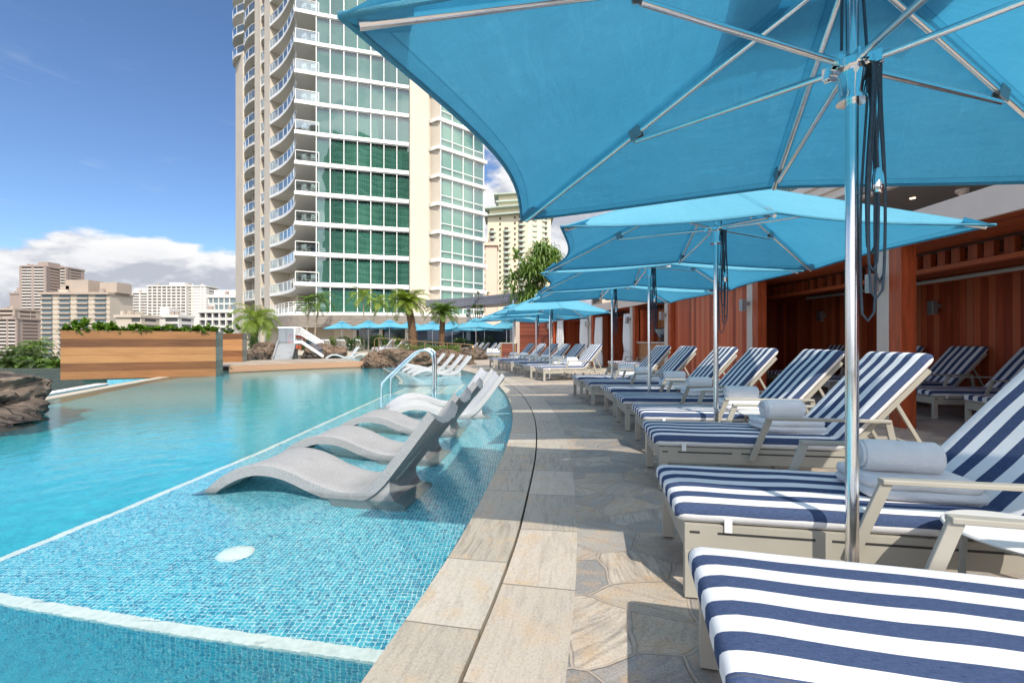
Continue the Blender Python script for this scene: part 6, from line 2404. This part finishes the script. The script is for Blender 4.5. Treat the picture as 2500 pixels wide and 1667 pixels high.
# ornate distant tower with round balconies
OT = root_at('round_balcony_tower', (4, 250, -14.5))
x0, x1, zt = -13.5, 21.5, 70.0
mb = MB(); mb.prism([(x0, 252), (x0 + 22, 246), (x1, 252), (x1, 268), (x0, 268)], -14.5, zt)
wpart(OT, mb, 'wall', M['city_yellow'])
for z, e, h in ((zt, 1.8, .8), (zt + 4.0, 1.6, .7)):
    mb = MB(); mb.prism([(x0 - e, 250), (x0 + 22, 246 - 2 * e), (x1 + e, 251), (x1 + e, 269), (x0 - e, 269)], z, z + h)
    wpart(OT, mb, 'cornice', M['city_green'])
mb = MB(); mb.prism([(x0 + 1, 252.5), (x0 + 22, 247), (x1 - 1, 252.5), (x1 - 1, 267), (x0 + 1, 267)], zt + .81, zt + 3.99)
wpart(OT, mb, 'attic', M['city_yellow'])
mb = MB(); mb.prism([(x0 + 6, 253), (x0 + 24, 249.5), (x1 - 1, 253), (x1 - 1, 266), (x0 + 6, 266)], zt + 4.71, zt + 12)
wpart(OT, mb, 'penthouse', M['city_yellow'])
mb = MB(); mb.prism([(x0 + 4.5, 251.5), (x0 + 24, 247.5), (x1 + .5, 251.5), (x1 + .5, 267), (x0 + 4.5, 267)], zt + 8, zt + 8.9)
mb.prism([(x0 + 3.5, 251), (x0 + 24, 247), (x1 + 1, 251), (x1 + 1, 268), (x0 + 3.5, 268)], zt + 12.01, zt + 12.7)
wpart(OT, mb, 'roof', M['city_green'])
colsx = [(-10.5, 251.2), (-2.5, 249.0), (5.5, 246.9), (11.6, 248.3), (17.5, 250.6)]
for k in range(27):
    z = -10 + k * 2.95
    if z > zt - 3:
        break
    if z < 28:
        continue
    for i, (x, y) in enumerate(colsx):
        if z > zt - 9 and i in (0, 1):
            continue
        pts = [(x + 2.2 * math.cos(a), y + .3 - 1.7 * math.sin(a)) for a in [j * math.pi / 10 for j in range(11)]]
        mb = MB()
        mb.prism(pts[::-1], z, z + 1.05)
        wpart(OT, mb, 'balcony', M['city_green'])
        wb = MB()
        wb.box(x - 1.6, x + 1.6, y - .15, y + 1.2, z + 1.06, z + 2.7)
        wpart(OT, wb, 'balcony_door', M['city_brown'])
    for i, x in enumerate((-6.5, 1.6)):
        wb = MB()
        wb.box(x - .5, x + .5, 250.0 - (x + 6.5) * .27 - .15, 251, z + 1.2, z + 2.4)
        wpart(OT, wb, 'window', M['city_brown'])
tag(OT, 'distant yellow tower with round green balconies and a tiered roof', 'tower')

# garden house roof below the overflow edge
GR = root_at('garden_house', (-58, 62, -14.5))
mb = MB(); mb.box(-72, -46, 56, 70, -14.5, -6.6)
wpart(GR, mb, 'wall', M['beige'])
mb = MB()
for i in range(52):
    x = -75 + i * .6
    mb.bar((x, 53.5, -6.9), (x, 63, -2.9), .42, .22)
mb.grid([[(-76, 53.4, -7.1), (-43, 53.4, -7.1)], [(-76, 63, -3.05), (-43, 63, -3.05)], [(-76, 72, -7.1), (-43, 72, -7.1)]])
wpart(GR, mb, 'roof', M['tile_roof'])
mb = MB(); mb.bar((-76, 63, -2.85), (-43, 63, -2.85), .5, .4)
wpart(GR, mb, 'ridge', M['tile_roof'])
tag(GR, 'house below the terrace with a dark green ribbed tile roof', 'house')

for o in list(SC.objects):
    if '_l' in o:
        del o['_l']
